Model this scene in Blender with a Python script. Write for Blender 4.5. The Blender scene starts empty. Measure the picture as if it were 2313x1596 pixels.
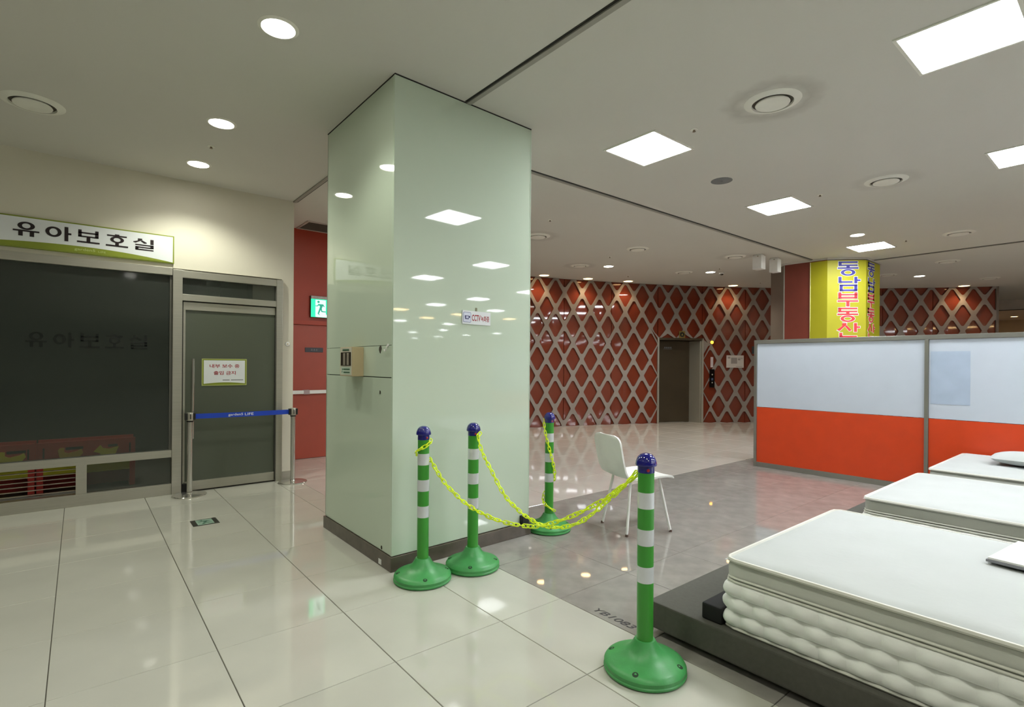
import bpy, bmesh, math, random
from mathutils import Vector, Matrix
random.seed(7)
PI = math.pi
SC = bpy.context.scene
COL = SC.collection

# ------------------------------------------------------------------ camera, world, exposure
CAM_H = 1.3355
ZC = 3.195                      # ceiling height
yaw, roll = math.radians(50.668), math.radians(0.418)
F = Vector((math.cos(yaw), math.sin(yaw), 0)); R0 = Vector((math.sin(yaw), -math.cos(yaw), 0)); U0 = Vector((0, 0, 1))
Rr = R0 * math.cos(roll) + U0 * math.sin(roll); Ur = -R0 * math.sin(roll) + U0 * math.cos(roll)
cam_d = bpy.data.cameras.new('camera'); cam = bpy.data.objects.new('camera', cam_d); COL.objects.link(cam)
m3 = Matrix((Rr, Ur, -F)).transposed()
cam.matrix_world = Matrix.Translation((0, 0, CAM_H)) @ m3.to_4x4()
cam_d.sensor_fit = 'HORIZONTAL'; cam_d.sensor_width = 36.0; cam_d.lens = 1192.9 / 2313 * 36
cam_d.shift_y = 24.5 / 2313; cam_d.clip_start = 0.05; cam_d.clip_end = 200
SC.camera = cam
w = bpy.data.worlds.new('world'); SC.world = w; w.use_nodes = True
w.node_tree.nodes['Background'].inputs[0].default_value = (0.8, 0.85, 0.9, 1)
w.node_tree.nodes['Background'].inputs[1].default_value = 0.03
SC.view_settings.view_transform = 'Standard'; SC.view_settings.look = 'None'
SC.view_settings.gamma = 1.0; SC.view_settings.use_curve_mapping = False
SC.view_settings.exposure = 0.9
PANEL_STRENGTH = 26.0           # square ceiling panels
LENS_STRENGTH = 22.0            # round downlight lenses
SPOT_POWER = 19.0               # throw of a round downlight
WASH_POWER = 10.0               # warm wall washers

# ------------------------------------------------------------------ materials
def lin(c):
    return tuple(((x / 255) / 12.92 if x / 255 <= 0.04045 else ((x / 255 + 0.055) / 1.055) ** 2.4) for x in c) + (1,)
def mat(name, rgb, rough=0.5, metal=0.0, var=0.06, scale=6.0, bump=0.0, bscale=60.0, coat=0.0, stretch=None, rnd=0.0, spec=None):
    m = bpy.data.materials.new(name); m.use_nodes = True
    nt = m.node_tree; b = nt.nodes['Principled BSDF']
    tc = nt.nodes.new('ShaderNodeTexCoord'); src = tc.outputs['Object']
    if stretch:
        mp = nt.nodes.new('ShaderNodeMapping'); mp.inputs['Scale'].default_value = stretch
        nt.links.new(src, mp.inputs['Vector']); src = mp.outputs['Vector']
    n = nt.nodes.new('ShaderNodeTexNoise'); n.inputs['Scale'].default_value = scale; n.inputs['Detail'].default_value = 5
    nt.links.new(src, n.inputs['Vector'])
    mr = nt.nodes.new('ShaderNodeMapRange'); mr.inputs['From Min'].default_value = 0.25; mr.inputs['From Max'].default_value = 0.75
    mr.inputs['To Min'].default_value = 1 - var; mr.inputs['To Max'].default_value = 1 + var
    nt.links.new(n.outputs['Fac'], mr.inputs['Value'])
    hs = nt.nodes.new('ShaderNodeHueSaturation'); hs.inputs['Color'].default_value = lin(rgb)
    val = mr.outputs['Result']
    if rnd:
        oi = nt.nodes.new('ShaderNodeObjectInfo')
        m2 = nt.nodes.new('ShaderNodeMapRange'); m2.inputs['To Min'].default_value = 1 - rnd; m2.inputs['To Max'].default_value = 1 + rnd
        nt.links.new(oi.outputs['Random'], m2.inputs['Value'])
        mu = nt.nodes.new('ShaderNodeMath'); mu.operation = 'MULTIPLY'
        nt.links.new(val, mu.inputs[0]); nt.links.new(m2.outputs['Result'], mu.inputs[1]); val = mu.outputs[0]
    nt.links.new(val, hs.inputs['Value']); nt.links.new(hs.outputs['Color'], b.inputs['Base Color'])
    b.inputs['Roughness'].default_value = rough; b.inputs['Metallic'].default_value = metal
    b.inputs['Coat Weight'].default_value = coat; b.inputs['Coat Roughness'].default_value = 0.05
    if spec is not None: b.inputs['Specular IOR Level'].default_value = spec
    if bump:
        n2 = nt.nodes.new('ShaderNodeTexNoise'); n2.inputs['Scale'].default_value = bscale; n2.inputs['Detail'].default_value = 3
        nt.links.new(src, n2.inputs['Vector'])
        bp = nt.nodes.new('ShaderNodeBump'); bp.inputs['Strength'].default_value = bump; bp.inputs['Distance'].default_value = 0.01
        nt.links.new(n2.outputs['Fac'], bp.inputs['Height']); nt.links.new(bp.outputs['Normal'], b.inputs['Normal'])
    return m
def emit(name, rgb, strength, base=(230, 230, 225)):
    m = mat(name, base, 0.4)
    b = m.node_tree.nodes['Principled BSDF']
    b.inputs['Emission Color'].default_value = lin(rgb); b.inputs['Emission Strength'].default_value = strength
    return m
def film_glass(name, rgb, through, rough=0.12, tint=(0.8, 0.85, 0.8, 1)):
    """dark film on glass: part body colour, part see-through, Fresnel gloss over both"""
    m = bpy.data.materials.new(name); m.use_nodes = True
    nt = m.node_tree; nt.nodes.clear()
    out = nt.nodes.new('ShaderNodeOutputMaterial')
    d = nt.nodes.new('ShaderNodeBsdfDiffuse'); d.inputs['Color'].default_value = lin(rgb)
    n = nt.nodes.new('ShaderNodeTexNoise'); n.inputs['Scale'].default_value = 3
    t = nt.nodes.new('ShaderNodeBsdfTransparent'); t.inputs['Color'].default_value = tint
    mx = nt.nodes.new('ShaderNodeMixShader'); mx.inputs[0].default_value = through
    nt.links.new(d.outputs[0], mx.inputs[1]); nt.links.new(t.outputs[0], mx.inputs[2])
    g = nt.nodes.new('ShaderNodeBsdfGlossy'); g.inputs['Roughness'].default_value = rough
    fr = nt.nodes.new('ShaderNodeFresnel'); fr.inputs['IOR'].default_value = 1.45
    m2 = nt.nodes.new('ShaderNodeMixShader')
    nt.links.new(fr.outputs[0], m2.inputs[0]); nt.links.new(mx.outputs[0], m2.inputs[1]); nt.links.new(g.outputs[0], m2.inputs[2])
    nt.links.new(m2.outputs[0], out.inputs['Surface'])
    return m

M = {}
M['ceiling'] = mat('ceiling_paint', (204, 202, 193), 0.75, var=0.015, scale=1.2, bump=0.05, bscale=40)
def dust_rings(m, spots):
    """dusty rings blown onto the paint round the air diffusers"""
    nt = m.node_tree; b = nt.nodes['Principled BSDF']; lk = b.inputs['Base Color'].links[0]; colr = lk.from_socket
    tc = nt.nodes.new('ShaderNodeTexCoord'); nz = nt.nodes.new('ShaderNodeTexNoise'); nz.inputs['Scale'].default_value = 9
    nt.links.new(tc.outputs['Object'], nz.inputs['Vector'])
    for (x, y, z, r, k) in spots:
        d = nt.nodes.new('ShaderNodeVectorMath'); d.operation = 'DISTANCE'; d.inputs[1].default_value = (x, y, z)
        nt.links.new(tc.outputs['Object'], d.inputs[0])
        ad = nt.nodes.new('ShaderNodeMath'); ad.operation = 'MULTIPLY_ADD'; ad.inputs[1].default_value = 0.12
        nt.links.new(nz.outputs['Fac'], ad.inputs[0]); nt.links.new(d.outputs['Value'], ad.inputs[2])
        rp = nt.nodes.new('ShaderNodeValToRGB'); e = rp.color_ramp.elements
        e[0].position = r + 0.03; e[0].color = (1, 1, 1, 1); e[1].position = r + 0.22; e[1].color = (1, 1, 1, 1)
        q = e.new(r + 0.11); q.color = (1 - k, 1 - k * 1.05, 1 - k * 1.1, 1)
        nt.links.new(ad.outputs[0], rp.inputs['Fac'])
        mx = nt.nodes.new('ShaderNodeMix'); mx.data_type = 'RGBA'; mx.blend_type = 'MULTIPLY'; mx.inputs[0].default_value = 1
        nt.links.new(colr, mx.inputs[6]); nt.links.new(rp.outputs['Color'], mx.inputs[7]); colr = mx.outputs[2]
    nt.links.new(colr, b.inputs['Base Color'])
dust_rings(M['ceiling'], [(3.76, 1.72, 3.195, 0.19, 0.22), (6.22, 1.72, 3.195, 0.17, 0.10), (5.13, 5.69, 3.195, 0.18, 0.15), (7.26, 6.87, 3.195, 0.18, 0.15), (8.62, 4.55, 3.195, 0.18, 0.12)])
M['wall'] = mat('cream_wall_paint', (214, 209, 192), 0.6, var=0.02, scale=2, bump=0.04, bscale=80)
M['tile_beige'] = mat('beige_porcelain', (190, 189, 178), 0.05, var=0.05, scale=2.5, rnd=0.025, spec=0.95)
M['tile_grey'] = mat('grey_marble', (148, 144, 138), 0.03, var=0.16, scale=7, rnd=0.04, spec=0.9)
M['tile_light'] = mat('pale_marble', (196, 188, 180), 0.035, var=0.06, scale=3, rnd=0.03, spec=0.95)
M['grout'] = mat('dark_grout', (92, 88, 80), 0.8)
M['pillar_glass'] = mat('green_back_painted_glass', (198, 212, 193), 0.03, var=0.015, scale=1.5, spec=0.5)
M['pillar_edge'] = mat('glass_edge', (205, 224, 205), 0.15)
M['silicone'] = mat('dark_joint', (88, 94, 80), 0.6)
M['baseboard'] = mat('brown_stone', (92, 84, 75), 0.15, var=0.15, scale=14)
M['steel'] = mat('brushed_steel', (182, 179, 167), 0.32, 0.72, var=0.06, scale=3, stretch=(0.6, 40, 40), bump=0.02, bscale=30)
M['chrome'] = mat('polished_steel', (206, 204, 197), 0.16, 0.85, var=0.02)
M['track'] = mat('grey_track', (150, 148, 138), 0.5)
M['slot'] = mat('dark_slot', (40, 38, 34), 0.8)
M['film'] = film_glass('dark_film_glass', (86, 92, 86), 0.72, 0.06, (0.80, 0.82, 0.80, 1))
M['film_door'] = film_glass('grey_green_film_glass', (92, 97, 84), 0.12, 0.25, (0.4, 0.45, 0.4, 1))
M['red_wall'] = mat('red_wall_paint', (166, 60, 36), 0.45, var=0.04, scale=3)
M['red_glass'] = mat('red_back_painted_glass', (120, 53, 35), 0.035, var=0.08, scale=1.1, rnd=0.05)
M['lattice'] = mat('grey_lattice', (140, 130, 123), 0.5, var=0.04)
M['green'] = mat('green_plastic', (58, 146, 48), 0.32, var=0.05)
M['green_base'] = mat('green_rubber_base', (66, 150, 80), 0.35, var=0.1, scale=20, bump=0.06, bscale=140)
M['green_dark'] = mat('dark_green_hole', (8, 46, 12), 0.7)
M['band'] = mat('reflective_tape', (214, 218, 222), 0.25, 0.25, var=0.05, scale=12)
M['blue_cap'] = mat('blue_plastic', (22, 24, 118), 0.12, coat=0.5)
M['red_dot'] = mat('red_rivet', (170, 36, 50), 0.4)
M['chain'] = mat('yellow_plastic', (232, 255, 40), 0.35, var=0.04)
M['black'] = mat('black_plastic', (20, 20, 20), 0.4)
M['blue_belt'] = mat('blue_webbing', (20, 66, 190), 0.6, bump=0.1, bscale=300)
M['white'] = mat('white_plastic', (232, 232, 228), 0.35)
M['white_print'] = mat('white_print', (235, 238, 238), 0.35)
M['sign_white'] = mat('sign_face', (222, 226, 228), 0.3, var=0.015)
M['olive'] = mat('olive_print', (128, 140, 40), 0.4)
M['olive_light'] = mat('olive_border', (178, 186, 116), 0.4)
M['dark_print'] = mat('dark_brown_print', (30, 16, 20), 0.4)
M['red_print'] = mat('dark_red_print', (158, 40, 48), 0.5)
M['grey_print'] = mat('grey_print', (110, 112, 114), 0.5)
M['navy'] = mat('navy_print', (58, 54, 140), 0.5)
M['red_letter'] = mat('red_banner_print', (216, 60, 64), 0.5)
M['blue_print'] = mat('slate_blue_print', (96, 104, 150), 0.5)
M['yellow_cloth'] = mat('yellow_banner_cloth', (170, 166, 20), 0.55, var=0.04, scale=4, bump=0.15, bscale=5)
M['brown_panel'] = mat('red_brown_panel', (122, 58, 46), 0.35)
M['grey_panel'] = mat('brown_grey_panel', (112, 100, 90), 0.4)
M['board_white'] = mat('white_board', (192, 200, 210), 0.2, var=0.015)
M['board_tint'] = mat('pale_blue_sheet', (170, 184, 202), 0.3)
M['board_red'] = mat('orange_red_board', (206, 66, 24), 0.35)
M['partition_frame'] = mat('partition_metal', (150, 148, 140), 0.3, 0.7, var=0.05)
M['bed_base'] = mat('charcoal_fabric', (82, 81, 74), 0.85, var=0.08, scale=50, bump=0.15, bscale=400)
M['bed_black'] = mat('black_fabric', (14, 14, 14), 0.8)
M['quilt'] = mat('white_quilting', (232, 234, 230), 0.8, var=0.02, bump=0.05, bscale=300)
M['mattress_top'] = mat('white_ticking', (184, 188, 186), 0.8, var=0.02, bump=0.1, bscale=30)
M['piping'] = mat('pale_piping', (212, 212, 202), 0.6)
M['band_cloth'] = mat('grey_border_cloth', (194, 196, 188), 0.8, bump=0.1, bscale=300)
M['beige_box'] = mat('beige_plastic', (196, 178, 142), 0.45)
M['dark_window'] = mat('smoked_window', (58, 50, 42), 0.15)
M['diffuser_white'] = mat('air_diffuser_paint', (226, 225, 214), 0.55)
M['diffuser_gap'] = mat('dark_gap', (78, 72, 62), 0.8)  # flat dark tone for the openings behind rings and slats
M['speaker'] = mat('grey_grille', (122, 124, 124), 0.6, bump=0.3, bscale=300)
M['brass'] = mat('sprinkler_metal', (120, 104, 84), 0.35, 0.7)
M['bronze'] = mat('bronze_steel', (92, 82, 66), 0.25, 0.6, var=0.1, scale=2)
M['amber'] = emit('amber_lamp', (255, 176, 40), 3.0, (240, 170, 60))
M['exit_green'] = emit('exit_green_light', (24, 226, 150), 0.75, (40, 200, 150))
M['exit_white'] = emit('exit_white_light', (190, 255, 240), 0.55, (225, 245, 240))
M['exit_figure'] = emit('exit_figure_light', (30, 180, 150), 0.28, (40, 160, 135))
M['panel_light'] = emit('panel_diffuser', (248, 252, 255), PANEL_STRENGTH)
M['panel_warm'] = emit('warm_panel_diffuser', (255, 214, 150), PANEL_STRENGTH * 0.7)
M['lens_light'] = emit('downlight_lens', (255, 252, 240), LENS_STRENGTH)
M['wash_light'] = emit('warm_lens', (255, 206, 140), LENS_STRENGTH * 0.3)
M['red_toy'] = mat('red_board', (186, 58, 50), 0.4)
M['yellow_toy'] = mat('yellow_board', (226, 212, 40), 0.4)
M['sticker_glass'] = mat('pale_green_panel', (150, 178, 160), 0.2)
M['warm_wall'] = mat('warm_beige_wall', (206, 178, 138), 0.5)
M['far_wall'] = mat('far_store_wall', (196, 190, 178), 0.6)
M['lobby_floor'] = mat('dark_room_wall', (46, 48, 45), 0.8)

# ------------------------------------------------------------------ mesh helpers
class MB:
    def __init__(s, mtx=None): s.v = []; s.f = []; s.m = []; s.M = mtx or Matrix(); s.mi = 0
    def add(s, vs, fs):
        o = len(s.v)
        for p in vs: s.v.append(tuple(s.M @ Vector(p)))
        for f in fs: s.f.append(tuple(i + o for i in f)); s.m.append(s.mi)
        return s
    def box(s, x0, y0, z0, x1, y1, z1):
        vs = [(x, y, z) for z in (z0, z1) for x, y in ((x0, y0), (x1, y0), (x1, y1), (x0, y1))]
        return s.add(vs, [(3, 2, 1, 0), (4, 5, 6, 7), (0, 1, 5, 4), (1, 2, 6, 5), (2, 3, 7, 6), (3, 0, 4, 7)])
    def prism(s, poly, z0, z1):
        n = len(poly)
        if sum(poly[i][0] * poly[(i + 1) % n][1] - poly[(i + 1) % n][0] * poly[i][1] for i in range(n)) < 0: poly = poly[::-1]
        vs = [(x, y, z0) for x, y in poly] + [(x, y, z1) for x, y in poly]
        return s.add(vs, [tuple(range(n - 1, -1, -1)), tuple(range(n, 2 * n))] + [(i, (i + 1) % n, n + (i + 1) % n, n + i) for i in range(n)])
    def annulus(s, cx, cy, rx, ry, tx, ty, z0, z1, n=28):
        vs = []
        for k in range(n):
            a = 2 * PI * k / n; c, d = math.cos(a), math.sin(a)
            for (p, q) in ((rx, ry), (max(rx - tx, 1e-4), max(ry - ty, 1e-4))):
                for z in (z0, z1): vs.append((cx + p * c, cy + q * d, z))
        fs = []
        for k in range(n):
            a, b = 4 * k, 4 * ((k + 1) % n)
            fs += [(a + 1, b + 1, b + 3, a + 3), (a, b, b + 1, a + 1), (a + 2, a + 3, b + 3, b + 2), (a, a + 2, b + 2, b)]
        return s.add(vs, fs)
    def lathe(s, prof, n=32, c=(0, 0, 0), cap=True):
        vs = []; fs = []
        for r, z in prof:
            for k in range(n):
                a = 2 * PI * k / n; vs.append((c[0] + r * math.cos(a), c[1] + r * math.sin(a), c[2] + z))
        for i in range(len(prof) - 1):
            for k in range(n):
                fs.append((i * n + k, i * n + (k + 1) % n, (i + 1) * n + (k + 1) % n, (i + 1) * n + k))
        if cap:
            fs.append(tuple(range(n - 1, -1, -1))); fs.append(tuple((len(prof) - 1) * n + k for k in range(n)))
        return s.add(vs, fs)
    def tube(s, pts, r, n=8, closed=False, up=Vector((0, 0, 1))):
        pts = [Vector(p) for p in pts]; vs = []; fs = []; L = len(pts)
        for i, p in enumerate(pts):
            a = pts[(i - 1) % L] if (closed or i > 0) else p
            b = pts[(i + 1) % L] if (closed or i < L - 1) else p
            t = (b - a).normalized(); u = up if abs(t.dot(up)) < 0.95 else Vector((1, 0, 0))
            x = t.cross(u).normalized(); y = x.cross(t)
            for k in range(n):
                q = 2 * PI * k / n; vs.append(tuple(p + x * r * math.cos(q) + y * r * math.sin(q)))
        for i in range(L if closed else L - 1):
            j = (i + 1) % L
            for k in range(n): fs.append((i * n + k, i * n + (k + 1) % n, j * n + (k + 1) % n, j * n + k))
        if not closed: fs.append(tuple(range(n - 1, -1, -1))); fs.append(tuple((L - 1) * n + k for k in range(n)))
        return s.add(vs, fs)
    def grid(s, fn, nu, nv, closed_u=False):
        vs = [fn(i, j) for i in range(nu + (0 if closed_u else 1)) for j in range(nv + 1)]
        cu = nu if closed_u else nu + 1; fs = []
        for i in range(nu):
            for j in range(nv):
                a = i * (nv + 1) + j; b = ((i + 1) % cu) * (nv + 1) + j
                fs.append((a, b, b + 1, a + 1))
        return s.add(vs, fs)
    def mesh(s, name, mats, smooth=False, bevel=0.0, segs=2):
        me = bpy.data.meshes.new(name); me.from_pydata(s.v, [], s.f)
        mats = mats if isinstance(mats, (list, tuple)) else [mats]
        for m_ in mats: me.materials.append(m_)
        for p, i in zip(me.polygons, s.m): p.material_index = i
        bm = bmesh.new(); bm.from_mesh(me)
        bmesh.ops.recalc_face_normals(bm, faces=bm.faces)
        if bevel:
            es = [e for e in bm.edges if len(e.link_faces) == 2 and e.calc_face_angle(0) > 0.6]
            bmesh.ops.bevel(bm, geom=es, offset=bevel, segments=segs, affect='EDGES', profile=0.6)
        bm.to_mesh(me); bm.free()
        if smooth:
            me.polygons.foreach_set('use_smooth', [True] * len(me.polygons))
            try: me.set_sharp_from_angle(angle=math.radians(38))
            except Exception: pass
        me.update()
        return me
    def build(s, name, mats, parent=None, smooth=False, bevel=0.0, segs=2):
        return link(name, s.mesh(name, mats, smooth, bevel, segs), parent)
def link(name, me, parent=None):
    o = bpy.data.objects.new(name, me); COL.objects.link(o)
    if parent is not None:
        o.parent = parent
        if not parent.get('local'): o.matrix_parent_inverse = PARINV.get(parent.name, Matrix())
    return o
PARINV = {}
def tag(o, label, cat, group=None):
    o['label'] = label; o['category'] = cat
    if group: o['group'] = group
    return o
def thing(name, label, cat, loc=(0, 0, 0), group=None, local=False, rotz=0.0):
    """Empty at the base of a thing; parts are given in world space unless local"""
    o = bpy.data.objects.new(name, None); COL.objects.link(o); o.empty_display_size = 0.1
    o.location = loc; o.rotation_euler = (0, 0, rotz)
    mw = Matrix.Translation(loc) @ Matrix.Rotation(rotz, 4, 'Z')
    if local: o['local'] = 1
    PARINV[o.name] = mw.inverted()
    return tag(o, label, cat, group)
def struct(o): o['kind'] = 'structure'; return o
def sempty(name, loc=(0, 0, 0)):
    o = bpy.data.objects.new(name, None); COL.objects.link(o); o.location = loc
    PARINV[o.name] = Matrix.Translation(loc).inverted(); o['kind'] = 'structure'; return o
def copy_tree(o, parent=None):
    c = o.copy(); COL.objects.link(c)
    if parent is not None: c.parent = parent
    for ch in list(o.children): copy_tree(ch, c)
    return c
def frame(o, u, v):
    """matrix whose local x,y span u,v (print plane) with origin o"""
    u = Vector(u).normalized(); v = Vector(v).normalized(); n = u.cross(v)
    return Matrix.Translation(o) @ Matrix((u, v, n)).transposed().to_4x4()
def text(name, body, mtx, height, mats, parent, depth=0.001, offset=0.0, width=None, shear=0.0):
    c = bpy.data.curves.new('tmp', 'FONT'); c.body = body; c.offset = offset; c.extrude = 0.05; c.shear = shear; c.resolution_u = 3
    o = bpy.data.objects.new('tmp', c); COL.objects.link(o); bpy.context.view_layer.update()
    me = bpy.data.meshes.new_from_object(o.evaluated_get(bpy.context.evaluated_depsgraph_get()))
    bpy.data.objects.remove(o); bpy.data.curves.remove(c)
    xs = [v.co.x for v in me.vertices]; ys = [v.co.y for v in me.vertices]
    x0, x1, y0, y1 = min(xs), max(xs), min(ys), max(ys)
    sy = height / (y1 - y0); sx = width / (x1 - x0) if width else sy
    for v in me.vertices:
        v.co = mtx @ Vector(((v.co.x - (x0 + x1) / 2) * sx, (v.co.y - (y0 + y1) / 2) * sy, (v.co.z + 0.05) * 10 * depth))
    me.materials.clear(); me.materials.append(mats); me.name = name
    return link(name, me, parent)

# hangul drawn from strokes in a unit square: r = rect, o = ring, p = polygon
def siot(x0, x1, y0, y1, t):
    cx = (x0 + x1) / 2
    return [('p', [(cx - t * .8, y1), (cx + t * .8, y1), (cx + t * .8, y1 - .12), (x0 + t * .9, y0), (x0, y0 + .06), (x0, y0 + .10), (cx - t * .8, y1 - .2)]),
            ('p', [(cx + t * .2, y1 - .22), (cx + t * .8, y1 - .14), (x1, y0 + .09), (x1, y0 + .03), (x1 - t * .9, y0 - .01)])]
GL = {
 'yu': [('o', .5, .72, .33, .28, .17, .11), ('r', 0, .31, 1, .42), ('r', .2, 0, .37, .33), ('r', .63, 0, .80, .33)],
 'a': [('o', .31, .56, .31, .36, .15, .13), ('r', .73, 0, .88, 1), ('r', .86, .46, 1, .59)],
 'bo': [('r', .05, .44, .20, 1), ('r', .80, .44, .95, 1), ('r', .05, .72, .95, .83), ('r', .05, .44, .95, .54), ('r', .42, .08, .58, .46), ('r', 0, 0, 1, .12)],
 'ho': [('r', .40, .92, .60, 1), ('r', .06, .81, .94, .92), ('o', .5, .56, .31, .26, .15, .1), ('r', .42, .08, .58, .33), ('r', 0, 0, 1, .12)],
 'sil': siot(0, .66, .60, 1, .13) + [('r', .84, .56, 1, 1), ('r', .1, .40, 1, .50), ('r', .84, .2, 1, .5), ('r', .1, .20, 1, .30), ('r', .1, 0, .25, .3), ('r', .1, 0, 1, .10)],
 'dong': [('r', .04, .89, .96, 1), ('r', .04, .68, .19, 1), ('r', .04, .68, .96, .78), ('r', .42, .56, .58, .70), ('r', 0, .48, 1, .59), ('o', .5, .23, .35, .23, .16, .1)],
 'nam': [('r', .04, .58, .19, 1), ('r', .04, .58, .72, .70), ('r', .80, .54, .95, 1), ('r', .93, .70, 1.1, .81), ('r', .10, .35, .95, .46), ('r', .10, 0, .95, .12), ('r', .10, 0, .25, .46), ('r', .80, 0, .95, .46)],
 'bu': [('r', .04, .56, .19, 1), ('r', .81, .56, .96, 1), ('r', .04, .78, .96, .88), ('r', .04, .56, .96, .67), ('r', 0, .33, 1, .44), ('r', .42, 0, .58, .35)],
 'san': siot(0, .68, .44, 1, .13) + [('r', .80, .38, .95, 1), ('r', .93, .66, 1.1, .77), ('r', .10, 0, .25, .32), ('r', .10, 0, .95, .11)],
}
def glyph(name, key, mtx, u, v, wd, ht, mats, parent, depth=0.002, grow=0.0):
    mb = MB(mtx); gx, gy = grow, grow
    for g in GL[key]:
        if g[0] == 'r': mb.box(u + g[1] * wd - gx, v + g[2] * ht - gy, 0, u + g[3] * wd + gx, v + g[4] * ht + gy, depth)
        elif g[0] == 'o': mb.annulus(u + g[1] * wd, v + g[2] * ht, g[3] * wd + gx, g[4] * ht + gy, g[5] * wd + 2 * gx, g[6] * ht + 2 * gy, 0, depth)
        else:
            pl = [(u + a * wd, v + b * ht) for a, b in g[1]]
            if grow:
                cx = sum(p[0] for p in pl) / len(pl); cy = sum(p[1] for p in pl) / len(pl)
                pl = [(cx + (p[0] - cx) * (1 + 2.2 * grow / (.35 * wd)), cy + (p[1] - cy) * (1 + 2.2 * grow / (.4 * ht))) for p in pl]
            mb.prism(pl, 0, depth)
    return mb.build(name, mats, parent)
def project(p):
    d = Vector(p) - Vector((0, 0, CAM_H)); z = d.dot(F)
    return (d.dot(R0) / z * 1192.9 + 1156.5, 822.5 - d.z / z * 1192.9, z) if z > 0.05 else (0, 9999, z)

# ================================================================== SETTING: floor
WY = 6.32            # face of the cream wall
floor = struct(MB().box(-8, -32, -0.12, 27, 9.6, -0.006).build('floor', M['grout']))
def cuts(a, b, origin, step):
    k = math.floor((a - origin) / step) + 1; out = [a]
    while origin + k * step < b - 0.02:
        if origin + k * step > a + 0.02: out.append(origin + k * step)
        k += 1
    return out + [b]
CX, CY, RW = 3.193, -7.184, 16.125     # the curved lattice wall: centre and radius
def inside_room(x0, y0, x1, y1, zone):
    if zone == 2:
        return all(math.hypot(x - CX, y - CY) < RW + 0.9 for x, y in ((x0, y0), (x1, y1), (x0, y1), (x1, y0))) and (y0 < 7.55 or x0 > 3.3)
    return True
zones = [(-8, -8.2, 1.925, 6.30, 1.704, 0.600, 1.553, 0.602, 0, 3.72, 9), (1.925, -8.2, 2.135, 3.72, 1.925, 0.6, 1.553, 0.602, 0, -99, 9),
         (2.135, -8.2, 10.70, 3.72, 2.135, 0.600, 1.553, 0.602, 1, -99, 9), (1.925, 3.72, 10.70, 9.3, 1.925, 0.60, 3.72, 0.60, 2, -99, 9),
         (10.70, -8.2, 19.7, 9.3, 10.70, 0.60, 3.72, 0.60, 2, -99, 9)]
tmats = [M['tile_beige'], M['tile_grey'], M['tile_light']]
cand = []
for (x0, y0, x1, y1, ox, sx, oy, sy, z, _, _) in zones:
    xs, ys = cuts(x0, x1, ox, sx), cuts(y0, y1, oy, sy)
    for i in range(len(xs) - 1):
        for j in range(len(ys) - 1):
            a, b, c, d = xs[i], ys[j], xs[i + 1], ys[j + 1]
            # the beige column beside the pillar runs on to the grey border: one cut tile 1.704 - 2.135
            if z == 0 and x1 == 1.925 and b < 3.70 and abs(a - 1.704) < 0.01: c = 2.135
            if z == 0 and x0 == 1.925: continue
            if z == 0 and a > 1.69 and b < 3.70 and d > 3.72: c = 2.135 if b < 3.36 else 1.925
            if not inside_room(a, b, c, d, z): continue
            cand.append((a, b, c, d, z))
def on_screen(t):
    a, b, c, d, z = t
    ps = [project((x, y, 0)) for x, y in ((a, b), (c, b), (c, d), (a, d), ((a + c) / 2, (b + d) / 2))]
    if not any(p[2] > 0.05 and -40 < p[0] < 2353 and -40 < p[1] < 1640 for p in ps): return 0
    cx, cy = (a + c) / 2, (b + d) / 2
    if cx > 7.0 and cy < 3.4 and cx < 10.7: return 0               # behind the partition
    if 1.56 < a and c < 2.74 and 3.1 < b and d < 4.28: return 0     # under the pillar
    return 1 / max(0.1, ps[4][2])
cand.sort(key=lambda t: -on_screen(t))
tile_mesh = {}
rest = MB()
for k, t in enumerate(cand):
    a, b, c, d, z = t
    if k < 290 and on_screen(t) > 0:
        key = (round(c - a, 3), round(d - b, 3), z)
        if key not in tile_mesh:
            hx, hy = (c - a) / 2 - 0.0018, (d - b) / 2 - 0.0018; e = 0.0015
            mb = MB()
            vs = [(-hx, -hy, -0.006), (hx, -hy, -0.006), (hx, hy, -0.006), (-hx, hy, -0.006), (-hx, -hy, -e), (hx, -hy, -e), (hx, hy, -e), (-hx, hy, -e),
                  (-hx + e, -hy + e, 0), (hx - e, -hy + e, 0), (hx - e, hy - e, 0), (-hx + e, hy - e, 0)]
            mb.add(vs, [(0, 1, 5, 4), (1, 2, 6, 5), (2, 3, 7, 6), (3, 0, 4, 7), (4, 5, 9, 8), (5, 6, 10, 9), (6, 7, 11, 10), (7, 4, 8, 11), (8, 9, 10, 11)])
            tile_mesh[key] = mb.mesh('tile', tmats[z])
        o = link('tile', tile_mesh[key], floor); o.location = ((a + c) / 2, (b + d) / 2, 0)
    else:
        rest.mi = z; g = 0.0018
        rest.add([(a + g, b + g, 0), (c - g, b + g, 0), (c - g, d - g, 0), (a + g, d - g, 0)], [(0, 1, 2, 3)])
rest.mi = 0; rest.add([(-8, -32, -0.002), (27, -32, -0.002), (27, -8.2, -0.002), (-8, -8.2, -0.002)], [(0, 1, 2, 3)])
rest.mi = 2; rest.add([(19.7, -8.2, -0.002), (27, -8.2, -0.002), (27, 9.4, -0.002), (19.7, 9.4, -0.002)], [(0, 1, 2, 3)])
ro = rest.build('tile_field', tmats, floor); ro['kind'] = 'stuff'
# letters painted on the grey border tile
text('floor_lettering', 'YB1083', frame((2.193, 1.806, 0.0004), (0, -1, 0), (1, 0, 0)), 0.044, mat('floor_print', (52, 50, 50), 0.6), floor, 0.0008, 0.004, 0.265, 0.25)

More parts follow.
